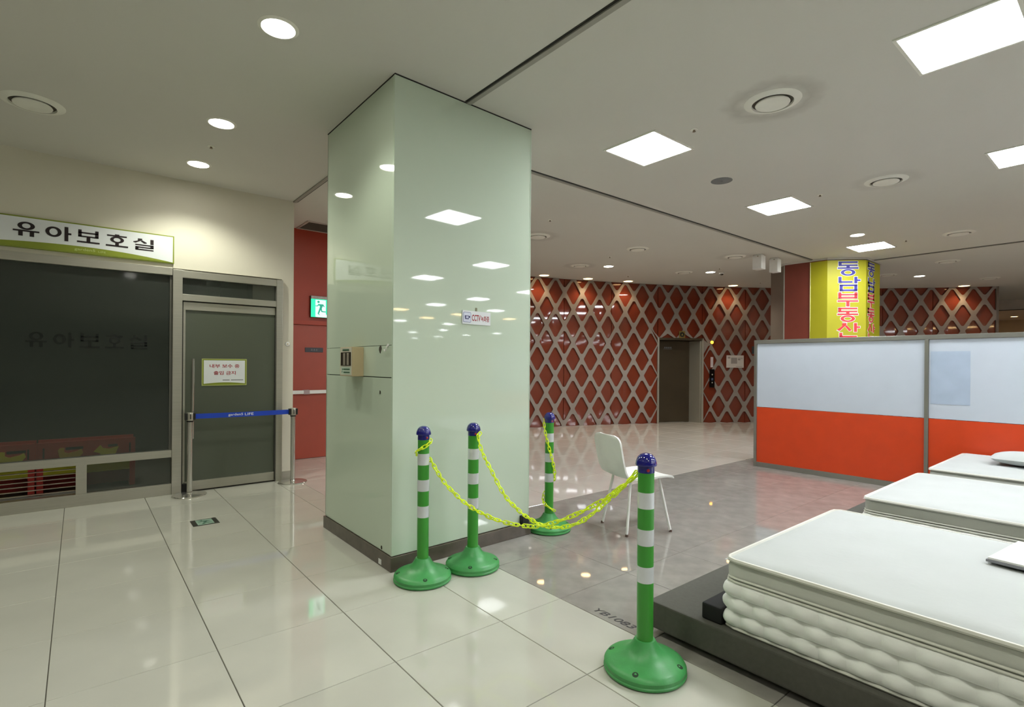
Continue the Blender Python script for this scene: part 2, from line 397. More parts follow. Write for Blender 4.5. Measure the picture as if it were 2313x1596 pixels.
# ------------------------------------------------------------------ ceiling, tracks
ceiling = struct(MB().box(-8, -32, ZC, 27, 9.6, ZC + 0.15).build('ceiling', M['ceiling']))
def track(n, x0, y0, x1, y1, dark_side):
    """flush metal shutter track with a dark slot along one side"""
    if abs(x1 - x0) < abs(y1 - y0):
        t = MB().box(x0 - 0.018, y0, ZC - 0.012, x0 + 0.018, y1, ZC).build('trim_%d' % n, M['track'])
        s0 = x0 + (0.018 if dark_side > 0 else -0.034); sb = MB().box(s0, y0, ZC - 0.003, s0 + 0.016, y1, ZC)
    else:
        t = MB().box(x0, y0 - 0.018, ZC - 0.012, x1, y0 + 0.018, ZC).build('trim_%d' % n, M['track'])
        s0 = y0 + (0.018 if dark_side > 0 else -0.034); sb = MB().box(x0, s0, ZC - 0.003, x1, s0 + 0.016, ZC)
    sb.build('slot', M['slot'], t); struct(t)
track(1, 2.135, -12, 2.135, 3.11, -1)
track(2, 1.915, 4.30, 1.915, WY, 1)
track(3, 2.74, 3.83, 9.90, 3.83, -1)
track(4, 10.70, -12, 10.70, 3.14, -1)
# ------------------------------------------------------------------ walls
wl = MB()
wl.box(-8, WY, 0, -3.4, WY + 0.15, ZC).box(-3.4, WY, 2.285, 1.78, WY + 0.15, ZC).box(1.78, WY, 0, 1.91, WY + 0.15, ZC)
wl.box(1.76, WY + 0.15, 0, 1.91, 7.55, ZC)
wall_left = struct(wl.build('wall_left', M['wall']))
struct(MB().box(1.785, WY - 0.012, 0, 1.91, WY, 0.095).build('baseboard_left', M['steel']))
# the closed room behind the dark glass
struct(MB().box(-8, 9.3, 0, 1.76, 9.4, ZC).box(1.70, 7.55, 0, 1.76, 9.3, ZC).build('wall_playroom', M['lobby_floor']))
# red corridor wall with the fire door
red = struct(MB().box(1.91, 7.55, 0, 3.30, 7.65, ZC).box(3.20, 7.65, 0, 3.30, 9.1, ZC).build('wall_corridor', M['red_wall']))
MB().box(1.91, 7.535, 0, 3.30, 7.55, 0.04).build('skirting', mat('dark_red', (110, 40, 28), 0.5), red)
door1 = struct(MB().box(2.0, 7.52, 0.005, 3.05, 7.55, 1.86).build('door_1', mat('red_door_paint', (164, 68, 46), 0.4, var=0.04)))
MB().box(1.95, 7.50, 1.865, 3.15, 7.55, 1.93).build('door_header', M['red_wall'], door1, bevel=0.006)
pb = MB().box(1.99, 7.455, 0.905, 3.05, 7.50, 0.955).build('panic_bar', M['white'], door1, bevel=0.01)
MB().box(2.40, 7.45, 0.90, 2.48, 7.52, 0.96).build('latch_case', mat('grey_latch', (170, 150, 150), 0.4), pb, bevel=0.005)
MB().box(2.02, 7.45, 0.915, 2.22, 7.4545, 0.945).build('push_label', mat('pale_label', (206, 196, 170), 0.4), pb)
pl = thing('door_plaque', 'small dark grey plaque on the red fire door below the exit sign', 'plaque', (2.555, 7.515, 1.48))
MB().box(2.43, 7.512, 1.485, 2.68, 7.5195, 1.55).build('plate', mat('slate_plate', (58, 54, 60), 0.4), pl, bevel=0.002)
for k, (a, b) in enumerate(((2.51, 2.535), (2.545, 2.57), (2.58, 2.60))):
    mb = MB(); mb.box(a, 7.510, 1.505, b, 7.5119, 1.512).box(a + .003, 7.510, 1.518, b - .003, 7.5119, 1.531).build('engraving', M['grey_print'], pl)
# far closing walls
struct(MB().box(-8.15, -32, 0, -8, WY + 0.1, ZC).build('wall_side', M['far_wall']))
struct(MB().box(-8, -32.15, 0, 27, -32, ZC).build('wall_back', M['far_wall']))
struct(MB().box(24.0, -32, 0, 24.15, 9.5, ZC).build('wall_far', M['warm_wall']))
bulk = struct(MB().box(19.7, -14, 2.93, 24.0, 9.4, ZC).build('wall_bulkhead', mat('bulkhead_paint', (204, 190, 174), 0.6)))
MB().box(19.69, -14, 2.915, 19.75, 9.4, 2.93).build('shadow_gap', M['slot'], bulk)
# curved wall with red glass panels behind a grey diamond lattice
def arc(s, inset, z):
    th = s / RW; return (CX + (RW - inset) * math.cos(th), CY + (RW - inset) * math.sin(th), z)
S_LO, S_HI = 10.19, 25.1
E0, E1, EZ = 16.84, 17.96, 1.945        # lift opening
wc = sempty('wall_lattice', arc((S_LO + S_HI) / 2, -0.2, 0))
cutsS = [S_LO] + [x for x in [E0 - 1.08 * k for k in range(7, 0, -1)] if x > S_LO + 0.3] + [E0, E1] + [E1 + 1.17, E1 + 2.34] + [E1 + 2.34 + 1.08 * k for k in range(1, 5)] + [S_HI]
def panel_box(mb, s0, s1, z0, z1, i0, i1, n=4):
    ring = [arc(s0 + (s1 - s0) * k / n, i0, 0)[:2] for k in range(n + 1)] + [arc(s1 - (s1 - s0) * k / n, i1, 0)[:2] for k in range(n + 1)]
    return mb.prism(ring, z0, z1)
panel_box(MB(), S_LO, S_HI, 0, ZC, -0.45, -0.35, 60).build('backing', M['grey_panel'], wc)
def gx(s): return s
HA, HB = 0.215, 0.36
def ring_pts(e, r, n=5):
    """rounded diamond: inset e from the cell edge, corner radius r"""
    nrm = math.hypot(HA, HB); k = 1 - (e + r) * nrm / (HA * HB); a, b = HA * k, HB * k
    ang = math.atan2(HA, HB); pts = []   # edge normal angle from +x is atan2(a,b)
    for ci, (x, y, c0) in enumerate(((a, 0, 0), (0, b, PI / 2), (-a, 0, PI), (0, -b, 3 * PI / 2))):
        half = ang if ci % 2 == 0 else PI / 2 - ang
        pts.append([(x + r * math.cos(c0 + half * (2 * q / n - 1)), y + r * math.sin(c0 + half * (2 * q / n - 1))) for q in range(n + 1)])
    return pts
RP = ring_pts(0.036, 0.046)
lat = {i: MB() for i in range(len(cutsS) - 1)}
u = 20.735
while u < S_HI: u += 2 * HA
while u > S_LO - HA:
    for half in (0, 1):
        su = u + half * HA
        for k in range(-1, 6):
            zv = 2.54 - 2 * HB * (k - 0) + half * HB
            if zv - HB > ZC - 0.02 or zv + HB < 0.02 or su - HA > S_HI or su + HA < S_LO: continue
            if E0 < su < E1 and zv < EZ + 0.02: 
                if zv + HB < EZ: continue
            pi = max(0, min(len(cutsS) - 2, sum(1 for c in cutsS[1:-1] if su > c)))
            clampE = zv < EZ
            def place(x, y, inset):
                s = min(max(su + x, S_LO), S_HI); z = min(max(zv + y, 0.0), ZC - 0.001)
                if E0 < s < E1 and z < EZ + 0.03:
                    if su >= E1: s = E1
                    elif su <= E0: s = E0
                    else: z = EZ + 0.03
                return arc(s, inset, z)
            corners = ((HA, 0), (0, HB), (-HA, 0), (0, -HB)); vs = []; fs = []
            flat = [p for arcp in RP for p in arcp]; n = len(flat)
            vs = [place(x, y, 0.035) for x, y in flat] + [place(x, y, 0.012) for x, y in flat] + [place(x, y, 0.035) for x, y in corners]
            for ci in range(4):
                for q in range(5): fs.append((2 * n + ci, ci * 6 + q + 1, ci * 6 + q))
                nx = (ci + 1) % 4; fs.append((2 * n + ci, 2 * n + nx, nx * 6, ci * 6 + 5))
            for q in range(n): fs.append((q, (q + 1) % n, n + (q + 1) % n, n + q))
            lat[pi].add(vs, fs)
    u -= 2 * HA
for i in range(len(cutsS) - 1):
    s0, s1 = cutsS[i], cutsS[i + 1]; g = 0.006
    mb = MB()
    if s0 == E0 and s1 == E1: panel_box(mb, s0 + g, s1 - g, EZ + 0.03, ZC, 0.0, -0.02)
    else: panel_box(mb, s0 + g, s1 - g, 0, ZC, 0.0, -0.02)
    mb.build('red_panel', M['red_glass'], wc)
    if lat[i].v: lat[i].build('lattice_panel', M['lattice'], wc)
# end cap of the curved wall
panel_box(MB(), S_LO - 0.05, S_LO, 0, ZC, 0.03, -0.45, 1).build('end_panel', M['grey_panel'], wc)
# lift door in the curved wall
def arcM(s, inset, z):                    # frame looking out of the wall: local x to the viewer's right, y up, z towards the room
    th = s / RW; n = Vector((-math.cos(th), -math.sin(th), 0)); x = Vector((0, 0, 1)).cross(n)
    return Matrix.Translation(arc(s, inset, z)) @ Matrix((x, Vector((0, 0, 1)), n)).transposed().to_4x4()
EM = arcM((E0 + E1) / 2, 0, 0); hw = (E1 - E0) / 2
lift = thing('lift_door', 'bronze steel lift door set into the red lattice wall', 'lift door', arc((E0 + E1) / 2, 0, 0))
MB(EM).box(-hw, 0, -0.30, hw - 0.17, EZ - 0.03, -0.26).build('door_leaf', M['bronze'], lift)
MB(EM).box(-hw, EZ - 0.02, -0.30, hw, EZ + 0.03, 0.05).build('head_frame', M['bronze'], lift, bevel=0.004)
MB(EM).box(-hw - 0.02, 0, -0.30, -hw + 0.02, EZ + 0.03, 0.05).build('jamb', M['steel'], lift)
MB(EM).box(hw - 0.03, 0, -0.30, hw + 0.02, EZ + 0.03, 0.05).build('jamb', M['steel'], lift)
MB(EM).prism([(hw - 0.17, -0.27), (hw - 0.15, -0.27), (hw - 0.02, 0.0), (hw - 0.05, 0.0)], 0, EZ - 0.03).M
mbx = MB(EM @ Matrix(((1, 0, 0, 0), (0, 0, 1, 0), (0, 1, 0, 0), (0, 0, 0, 1))))
mbx.prism([(hw - 0.18, -0.28), (hw - 0.14, -0.28), (hw - 0.02, 0.0), (hw - 0.05, 0.0)], 0, EZ - 0.03)
mbx.build('side_reveal', M['steel'], lift)
for k in range(4): MB(EM).box(-0.26 + k * 0.05, EZ - 0.20, -0.259, -0.225 + k * 0.05, EZ - 0.17, -0.257).build('door_marking', M['grey_print'], lift)
MB(EM).box(-0.28, EZ - 0.222, -0.259, -0.06, EZ - 0.214, -0.257).build('door_marking', M['grey_print'], lift)

# ------------------------------------------------------------------ shop window in the cream wall
X0, XM0, XM1 = -3.4, 0.725, 0.808
win = sempty('window_1', (-1.3, WY, 0))
yf0, yf1 = WY - 0.035, WY + 0.06
def st(name, a, z0, b, z1, par, m_='steel', ya=yf0, yb=yf1, bv=0.003): return MB().box(a, ya, z0, b, yb, z1).build(name, M[m_], par, bevel=bv)
st('head_rail', X0, 2.208, XM0 - 0.001, 2.284, win); st('mullion', XM0, 0, XM1, 2.270, win, ya=yf0 - 0.012)
st('middle_rail', X0, 0.375, XM0, 0.447, win); st('bottom_rail', X0, 0, XM0, 0.108, win)
st('short_mullion', -0.02, 0.108, 0.06, 0.375, win); st('mullion', X0, 0.108, X0 + 0.08, 2.208, win, bv=0.002)
for k in range(6):
    zz = 0.342 - 0.0395 * k
    mb = MB(Matrix.Translation((0, WY + 0.005, zz)) @ Matrix.Rotation(math.radians(3), 4, 'X'))
    mb.box(X0 + 0.08, -0.014, -0.0018, -0.02, 0.014, 0.0018).build('louvre_slat', M['steel'], win)
gl = MB().box(X0 + 0.08, WY + 0.01, 0.447, XM0, WY + 0.018, 2.208).build('glass_pane', M['film'], win)
MB().box(0.06, WY + 0.01, 0.108, XM0, WY + 0.018, 0.375).build('glass_pane', M['film'], win)
MB().box(XM0 - 0.022, WY - 0.006, 0.447, XM0, WY + 0.01, 2.208).build('glazing_bead', mat('dark_bead', (96, 95, 88), 0.4, 0.4), win)
# faint darker lettering on the dark glass, same five syllables as the sign
fv = film_glass('faint_lettering', (40, 42, 39), 0.35, 0.3)
gm = frame((0, WY + 0.0095, 0), (1, 0, 0), (0, 0, 1))
for k, g in enumerate(('yu', 'a', 'bo', 'ho', 'sil')):
    glyph('glass_letter', g, gm, -0.37 + 0.186 * k, 1.46, 0.145, 0.135, fv, win, 0.0012)

# ------------------------------------------------------------------ glass door beside it
dr = sempty('door_2', (1.29, WY, 0))
st('head_rail', XM1, 2.195, 1.715, 2.268, dr); st('jamb', 1.715, 0, 1.782, 2.270, dr, ya=yf0 - 0.012)
st('transom_bar', XM1, 1.962, 1.715, 2.028, dr); st('door_top_rail', XM1 + 0.012, 1.870, 1.708, 1.952, dr, ya=WY - 0.01)
st('door_gap', XM1, 1.952, 1.715, 1.962, dr, 'slot', WY + 0.0, WY + 0.02, 0)
MB().box(XM1, WY + 0.005, 2.028, 1.715, WY + 0.013, 2.195).build('transom_glass', M['film'], dr)
MB().box(XM1 + 0.032, WY + 0.005, 0.105, 1.706, WY + 0.017, 1.870).build('door_glass', M['film_door'], dr)
st('door_bottom_rail', XM1 + 0.02, 0.012, 1.706, 0.105, dr, ya=WY - 0.012)
MB().box(XM1, WY - 0.002, 0.02, XM1 + 0.012, WY + 0.02, 1.95).build('door_gap', M['slot'], dr)
st('door_stile', XM1 + 0.012, 0.012, XM1 + 0.032, 1.870, dr, ya=WY - 0.012, bv=0.002)
MB().box(1.706, WY, 0.02, 1.715, WY + 0.02, 1.95).build('door_gap', M['slot'], dr)
hd = MB().tube([(0.905, WY - 0.055, 0.55), (0.905, WY - 0.055, 1.37)], 0.012, 12).build('pull_handle', M['chrome'], dr, smooth=True)
for zz in (0.68, 1.24): MB().tube([(0.905, WY - 0.055, zz), (0.905, WY + 0.005, zz)], 0.008, 10).build('handle_bracket', M['chrome'], hd, smooth=True)
MB().box(XM1 + 0.006, WY - 0.03, 0.0, XM1 + 0.05, WY - 0.012, 0.09).build('pivot_block', M['black'], dr, bevel=0.004)
# things on the wall
nt = thing('door_notice', 'white notice with olive border and red Korean text on the glass door', 'notice', (1.205, WY, 1.23))
y = WY + 0.001
def nbox(name, a, z0, b, z1, d, m_, par): return MB().box(a, y - d, z0, b, y, z1).build(name, m_, par)
nbox('border', 0.99, 1.088, 1.42, 1.372, 0.002, M['olive_light'], nt)
nbox('inner_border', 0.997, 1.095, 1.413, 1.365, 0.0024, M['olive'], nt)
nbox('paper', 1.008, 1.108, 1.402, 1.355, 0.0028, M['sign_white'], nt)
nf = lambda u_, v_: frame((u_, y - 0.0028, v_), (1, 0, 0), (0, 0, 1))
MB(nf(0, 0)).prism([(1.008, 1.108)] + [(1.008 + 0.394 * k / 12, 1.108 + 0.013 * math.sin(PI * k / 12)) for k in range(13)], 0, 0.0004).build('swoosh', M['olive'], nt)
text('red_lettering', '내부 보수 중', nf(1.205, 1.295), 0.040, M['red_print'], nt, 0.0005, 0.018, 0.285)
text('red_lettering', '출입 금지', nf(1.205, 1.222), 0.040, M['red_print'], nt, 0.0005, 0.018, 0.21)
for a, b in ((1.185, 1.252), (1.265, 1.385)): MB(nf(0, 0)).box(a, 1.142, 0, b, 1.150, 0.0004).build('fine_print', M['grey_print'], nt)
bt = thing('door_button', 'small round white button on the cream wall beside the glass door', 'button', (1.845, WY, 1.55))
MB(Matrix.Translation((1.845, WY, 1.55)) @ Matrix.Rotation(PI / 2, 4, 'X')).lathe([(0.026, 0), (0.026, 0.006), (0.022, 0.012), (0.012, 0.014)], 20).build('housing', M['white'], bt, smooth=True)
MB(Matrix.Translation((1.845, WY - 0.014, 1.55)) @ Matrix.Rotation(PI / 2, 4, 'X')).lathe([(0.008, 0), (0.007, 0.003)], 12).build('key', M['beige_box'], bt)

sg = thing('shop_sign', 'long white sign with black Korean lettering above the dark window', 'sign', (0.05, WY, 2.45))
SX0, SX1, SZ0, SZ1 = -0.62, 0.735, 2.325, 2.602; ys = WY - 0.03
MB().box(SX0, ys, SZ0, SX1, WY, SZ1).build('sign_frame', M['olive'], sg, bevel=0.002)
MB().box(SX0 + 0.012, ys - 0.002, SZ0 + 0.008, SX1 - 0.012, ys, SZ1 - 0.012).build('sign_face', M['sign_white'], sg)
sf = frame((0, ys - 0.002, 0), (1, 0, 0), (0, 0, 1))
pts = [(SX0 + 0.012, SZ0 + 0.008)] + [(SX0 + 0.012 + (SX1 - SX0 - 0.024) * k / 24, SZ0 + 0.010 + 0.058 * (1 - ((k - 10.5) / 13.5) ** 2 if k > 10.5 else 1 - ((k - 10.5) / 16.0) ** 2)) for k in range(25)] + [(SX1 - 0.012, SZ0 + 0.008)]
MB(sf).prism(pts, 0, 0.001).build('swoosh', M['olive'], sg)
for g, (a, b, c, d) in zip(('yu', 'a', 'bo', 'ho', 'sil'), ((-0.452, -0.280, 2.428, 2.553), (-0.240, -0.062, 2.425, 2.553), (-0.022, 0.142, 2.430, 2.548), (0.188, 0.358, 2.428, 2.545), (0.398, 0.562, 2.424, 2.535))):
    glyph('sign_letter', g, sf, a, c, b - a, d - c, M['dark_print'], sg, 0.0025)
text('small_lettering', 'garden5', frame((0.035, ys - 0.003, 2.363), (1, 0, 0), (0, 0, 1)), 0.030, M['olive_light'], sg, 0.001, 0.01, 0.15)
text('small_lettering', 'LIFE', frame((0.160, ys - 0.003, 2.361), (1, 0, 0), (0, 0, 1)), 0.016, M['olive_light'], sg, 0.001, 0.005, 0.055)

# play furniture behind the dark glass
def toy(x0, x1, label, animals):
    yy = 7.05; t = thing('play_cabinet', label, 'cabinet', ((x0 + x1) / 2, yy + 0.15, 0), 'red play cabinets behind the dark window')
    MB().box(x0, yy, 0.30, x1, yy + 0.02, 0.515).build('front_board', M['red_toy'], t, bevel=0.004)
    for a in (x0, x1 - 0.05): MB().box(a, yy, 0, a + 0.05, yy + 0.30, 0.30).build('leg', M['red_toy'], t)
    MB().box(x0, yy + 0.28, 0.0, x1, yy + 0.30, 0.515).build('back_board', M['red_toy'], t)
    MB().box(x0 + 0.05, yy + 0.01, 0.175, x1 - 0.05, yy + 0.27, 0.188).build('shelf', M['yellow_toy'], t)
    MB().box(x0 + 0.05, yy, 0.188, x1 - 0.05, yy + 0.012, 0.285).build('yellow_board', mat('olive_yellow', (170, 164, 40), 0.5), t)
    for (cx, kind, m_) in animals:
        fm = frame((cx, yy - 0.001, 0.40), (1, 0, 0), (0, 0, 1))
        if kind == 'duck': poly = [(-.10, .03), (-.08, .055), (-.05, .05), (-.05, .01), (-.02, -.005), (.05, .01), (.085, .03), (.10, -.01), (.07, -.05), (.02, -.065), (-.07, -.065), (-.09, -.03)]
        else: poly = [(-.10, -.01), (-.045, .055), (-.02, .02), (.03, .012), (.11, .03), (.085, -.04), (.07, -.07), (-.03, -.07), (-.05, -.03)]
        MB(fm).prism(poly, 0, 0.012).build('animal_cutout', m_, t)
        MB(fm).box(-0.02 + (0.04 if kind != 'duck' else -0.02), 0.028, -0.0005, 0.10, 0.055, 0.0006).build('hand_slot', M['slot'], t)
    for a in (x0 + 0.045, x1 - 0.055): MB().box(a, yy - 0.0006, 0.36, a + 0.014, yy + 0.001, 0.46).build('hand_slot', M['slot'], t)
    return t
orange = mat('ochre_board', (214, 176, 60), 0.4)
toy(-0.323, 0.478, 'red cabinet with two yellow animal cutouts behind the window, nearer the door', [(-0.063, 'duck', orange), (0.222, 'fish', M['yellow_toy'])])
toy(-1.13, -0.337, 'red cabinet with a yellow duck cutout at the left edge behind the window', [(-0.85, 'fish', M['yellow_toy']), (-0.50, 'duck', M['yellow_toy'])])

# ================================================================== green glass pillar
PX0, PX1, PY0, PY1 = 1.555, 2.752, 3.10, 4.28
pil = thing('pillar', 'square pillar clad in pale green glass panels with dark stone base', 'pillar', ((PX0 + PX1) / 2, (PY0 + PY1) / 2, 0))
MB().box(PX0 + 0.02, PY0 + 0.062, 0, PX1 - 0.02, PY1 - 0.02, ZC).build('core', M['silicone'], pil)
t = 0.012; zb = 0.098; PSK = 0.045     # the face towards the beds stands a little askew
def gpanel(x0, y0, z0, x1, y1, z1): return MB().box(x0, y0, z0, x1, y1, z1).build('glass_panel', M['pillar_glass'], pil, bevel=0.0015, segs=1)
MB().prism([(PX0 - 0.002, PY0), (PX1 + 0.002, PY0 + PSK), (PX1 + 0.002, PY0 + PSK + t), (PX0 - 0.002, PY0 + t)], zb, ZC - 0.006).build('glass_panel', M['pillar_glass'], pil, bevel=0.0015, segs=1)                       # face towards the beds, one tall sheet
for z0, z1 in ((zb, 1.240), (1.246, 1.452), (1.455, ZC - 0.006)):                    # face towards the door: three sheets
    gpanel(PX0, PY0 + t + 0.003, z0, PX0 + t, PY1 - 0.003, z1)
gpanel(PX1 - t, PY0 + PSK + t + 0.003, zb, PX1, PY1, ZC - 0.012); gpanel(PX0, PY1 - t, zb, PX1, PY1, ZC - 0.012)
MB().box(PX0 - 0.0025, PY0 + t, zb, PX0 + 0.004, PY0 + t + 0.004, ZC - 0.01).build('corner_bead', M['pillar_edge'], pil)
MB().box(PX1 + 0.0, PY0 + PSK - 0.002, zb, PX1 + 0.005, PY0 + PSK + t, ZC - 0.012).build('corner_bead', M['pillar_edge'], pil)
MB().prism([(PX0 - 0.012, PY0 - 0.012), (PX1 + 0.012, PY0 + PSK - 0.022), (PX1 + 0.012, PY1 + 0.012), (PX0 - 0.012, PY1 + 0.012)], 0.0, zb - 0.004).build('stone_base', M['baseboard'], pil, bevel=0.003)
MB().prism([(PX0 - 0.003, PY0 - 0.004), (PX1 + 0.004, PY0 + PSK - 0.004), (PX1 + 0.004, PY1), (PX0 - 0.003, PY1)], ZC - 0.006, ZC).build('top_channel', M['slot'], pil)
# small fittings on the pillar
hk = thing('wall_hook', 'tiny white hook on the green pillar right of the beige box', 'hook', (PX0, 3.17, 1.44))
MB().tube([(PX0, 3.17, 1.452), (PX0 - 0.01, 3.17, 1.448), (PX0 - 0.012, 3.178, 1.425), (PX0 - 0.014, 3.192, 1.415), (PX0 - 0.014, 3.20, 1.428)], 0.004, 8).build('bent_wire', M['white'], hk, smooth=True)
MB(Matrix.Translation((PX0, 3.17, 1.454)) @ Matrix.Rotation(-PI / 2, 4, 'Y')).lathe([(0.010, 0), (0.009, 0.005), (0.004, 0.008)], 12).build('mount', M['white'], hk, smooth=True)
def residue(name, label, yy, zz, hy, hz):
    random.seed(int(yy * 1000)); poly = [(hy * (0.7 + 0.5 * random.random()) * math.cos(2 * PI * k / 9), hz * (0.6 + 0.6 * random.random()) * math.sin(2 * PI * k / 9)) for k in range(9)]
    o = MB(frame((PX0, yy, zz), (0, -1, 0), (0, 0, 1))).prism(poly, -0.0002, 0.0025).build(name, mat('dark_glue', (62, 58, 46), 0.8), None)
    tag(o, label, 'glue residue')
residue('glue_residue', 'dark blob of old glue on the pillar between beige box and hook', 3.285, 1.432, 0.018, 0.026)
residue('glue_residue', 'small dark glue spot on the pillar below the horizontal joint', 3.283, 1.142, 0.010, 0.014)
residue('glue_residue', 'tiny dark mark low on the pillar just above the stone base', 3.245, 0.118, 0.010, 0.014)
lb = MB().box(PX0 - 0.0145, 3.222, 0.012, PX0 - 0.012, 3.262, 0.046).build('base_label', M['white'], None)
tag(lb, 'small white sticker on the dark stone base near the pillar corner', 'sticker')
bk = MB().box(2.660, PY0 + 0.002, 0.095, 2.728, PY0 + PSK - 0.003, 0.160).build('corner_outlet', M['black'], None, bevel=0.006)
tag(bk, 'small black outlet box at the foot of the pillar beside the green post', 'outlet')
# emergency light box
fb = thing('emergency_box', 'beige emergency torch box with smoked window on the green pillar', 'box', (PX0, 3.66, 1.24))
MB().box(1.472, 3.55, 1.243, PX0, 3.776, 1.450).build('case', M['beige_box'], fb, bevel=0.004)
fm = frame((1.472, 3.776, 1.243), (0, -1, 0), (0, 0, 1))
MB(fm).box(0.012, 0.006, 0, 0.214, 0.202, 0.002).build('front_plate', mat('pale_front', (206, 202, 184), 0.4), fb)
MB(fm).box(0.022, 0.075, 0.002, 0.204, 0.170, 0.004).build('window', M['dark_window'], fb)
for a in (0.085, 0.150): MB(fm).lathe([(0.014, 0.080), (0.014, 0.162)], 12, (a, 0, 0), True).M
for a in (0.075, 0.140): MB(fm).box(a, 0.078, 0.004, a + 0.035, 0.164, 0.008).build('torch', mat('grey_torch', (150, 142, 128), 0.4), fb, bevel=0.003)
MB(fm).box(0.030, 0.014, 0.002, 0.200, 0.066, 0.003).build('instruction_label', mat('pale_green_label', (190, 206, 188), 0.5), fb)
gp = mat('green_print', (70, 104, 80), 0.5)
for a, b, c, d in ((0.045, 0.044, 0.060, 0.054), (0.07, 0.044, 0.185, 0.054), (0.045, 0.024, 0.052, 0.038), (0.075, 0.022, 0.185, 0.032), (0.055, 0.180, 0.170, 0.192)):
    MB(fm).box(a, b, 0.003, c, d, 0.0036).build('green_print', gp, fb)
# CCTV sign
cs = thing('cctv_sign', 'white CCTV sign with camera pictogram on the green pillar', 'sign', (2.222, PY0, 1.62))
cf = frame((2.222, PY0 + 0.0251 - 0.006, 1.668), (1, 0.0376, -0.012), (0.012, 0, 1))
MB(cf).box(-0.128, -0.048, -0.004, 0.128, 0.048, 0.001).build('plate', M['sign_white'], cs)
def rrect(w_, h_, r, n=5):
    p = []
    for cx, cy, a0 in ((w_ - r, h_ - r, 0), (-w_ + r, h_ - r, PI / 2), (-w_ + r, -h_ + r, PI), (w_ - r, -h_ + r, 1.5 * PI)):
        p += [(cx + r * math.cos(a0 + PI / 2 * k / n), cy + r * math.sin(a0 + PI / 2 * k / n)) for k in range(n + 1)]
    return p
c2 = cf @ Matrix.Translation((-0.086, 0, 0.001))
MB(c2).prism(rrect(0.034, 0.036, 0.008), 0, 0.0006).build('pictogram_frame', M['blue_print'], cs)
MB(c2).prism(rrect(0.031, 0.033, 0.006), 0.0006, 0.0011).build('pictogram_field', mat('pale_blue', (214, 218, 234), 0.4), cs)
MB(c2).prism([(-0.022, 0.012), (0.016, 0.012), (0.016, 0.009), (0.025, 0.011), (0.025, -0.003), (0.016, -0.003), (0.013, -0.014), (-0.018, -0.014)], 0.0011, 0.0016).build('camera_pictogram', mat('navy_pictogram', (40, 42, 100), 0.4), cs)
MB(c2).prism(rrect(0.011, 0.008, 0.002), 0.0016, 0.002).build('camera_lens', mat('lilac', (196, 200, 222), 0.4), cs)
text('red_lettering', 'CCTV', cf @ Matrix.Translation((-0.004, 0, 0.001)), 0.046, M['red_print'], cs, 0.0006, 0.02, 0.078)
text('red_lettering', '녹화중', cf @ Matrix.Translation((0.077, -0.002, 0.001)), 0.042, M['red_print'], cs, 0.0006, 0.018, 0.076)
MB().box(2.214, PY0 + 0.021, 1.715, 2.228, PY0 + 0.0255, 1.742).build('tape_tab', mat('dull_tape', (136, 136, 110), 0.7), cs)

# ================================================================== green chain posts
def make_post(label, loc, ang):
    p = thing('chain_post', label, 'barrier post', loc, 'green plastic chain posts', local=True, rotz=ang)
    ba = MB().lathe([(0.168, 0), (0.177, 0.006), (0.178, 0.014), (0.174, 0.018), (0.176, 0.034), (0.168, 0.046), (0.150, 0.054), (0.115, 0.066), (0.085, 0.082), (0.064, 0.102), (0.052, 0.122), (0.044, 0.136), (0.037, 0.137)], 48).build('base', M['green_base'], p, smooth=True)
    for k in range(4):
        a = PI / 2 * k; c, s_ = math.cos(a), math.sin(a)
        MB(Matrix.Translation((0.150 * c, 0.150 * s_, 0.0515)) @ Matrix.Rotation(a, 4, 'Z') @ Matrix.Rotation(math.radians(20), 4, 'Y')).lathe([(0.013, -0.004), (0.013, 0.0022)], 16).build('base_hole', M['green_dark'], ba)
    MB().lathe([(0.0355, 0.128), (0.0355, 0.872)], 32).build('pole', M['green'], p, smooth=True)
    for z0, z1 in ((0.388, 0.458), (0.550, 0.620), (0.711, 0.781)):
        MB().lathe([(0.0355, z0), (0.0362, z0), (0.0362, z1), (0.0355, z1)], 32, cap=False).build('reflective_band', M['band'], p, smooth=True)
    cp = MB().lathe([(0.0358, 0.866), (0.0368, 0.867), (0.0368, 0.897), (0.0455, 0.897), (0.0468, 0.903), (0.044, 0.917), (0.037, 0.933), (0.026, 0.944), (0.012, 0.9495), (0.002, 0.950)], 32).build('cap', M['blue_cap'], p, smooth=True)
    MB(Matrix.Translation((0.0366 * math.cos(0.5), 0.0366 * math.sin(0.5), 0.880)) @ Matrix.Rotation(0.5, 4, 'Z') @ Matrix.Rotation(PI / 2, 4, 'Y')).lathe([(0.007, 0), (0.006, 0.003), (0.002, 0.004)], 12).build('rivet', M['red_dot'], cp)
    return p
P1, P2, P3, P4 = (1.654, 2.878, 0), (2.013, 2.852, 0), (2.955, 3.12, 0), (1.93, 1.42, 0)
to_cam = lambda p: math.atan2(-p[1], -p[0])
make_post('green chain post at the pillar corner, front one of the close pair', P1, to_cam(P1) + 0.1)
make_post('green chain post standing beside the pillar face, second of the close pair', P2, to_cam(P2) - 0.1)
make_post('farthest green chain post, at the pillar\'s right edge on grey tiles', P3, to_cam(P3) + 0.1)
make_post('nearest green chain post, in front of the charcoal bed base', P4, to_cam(P4) - 0.25)
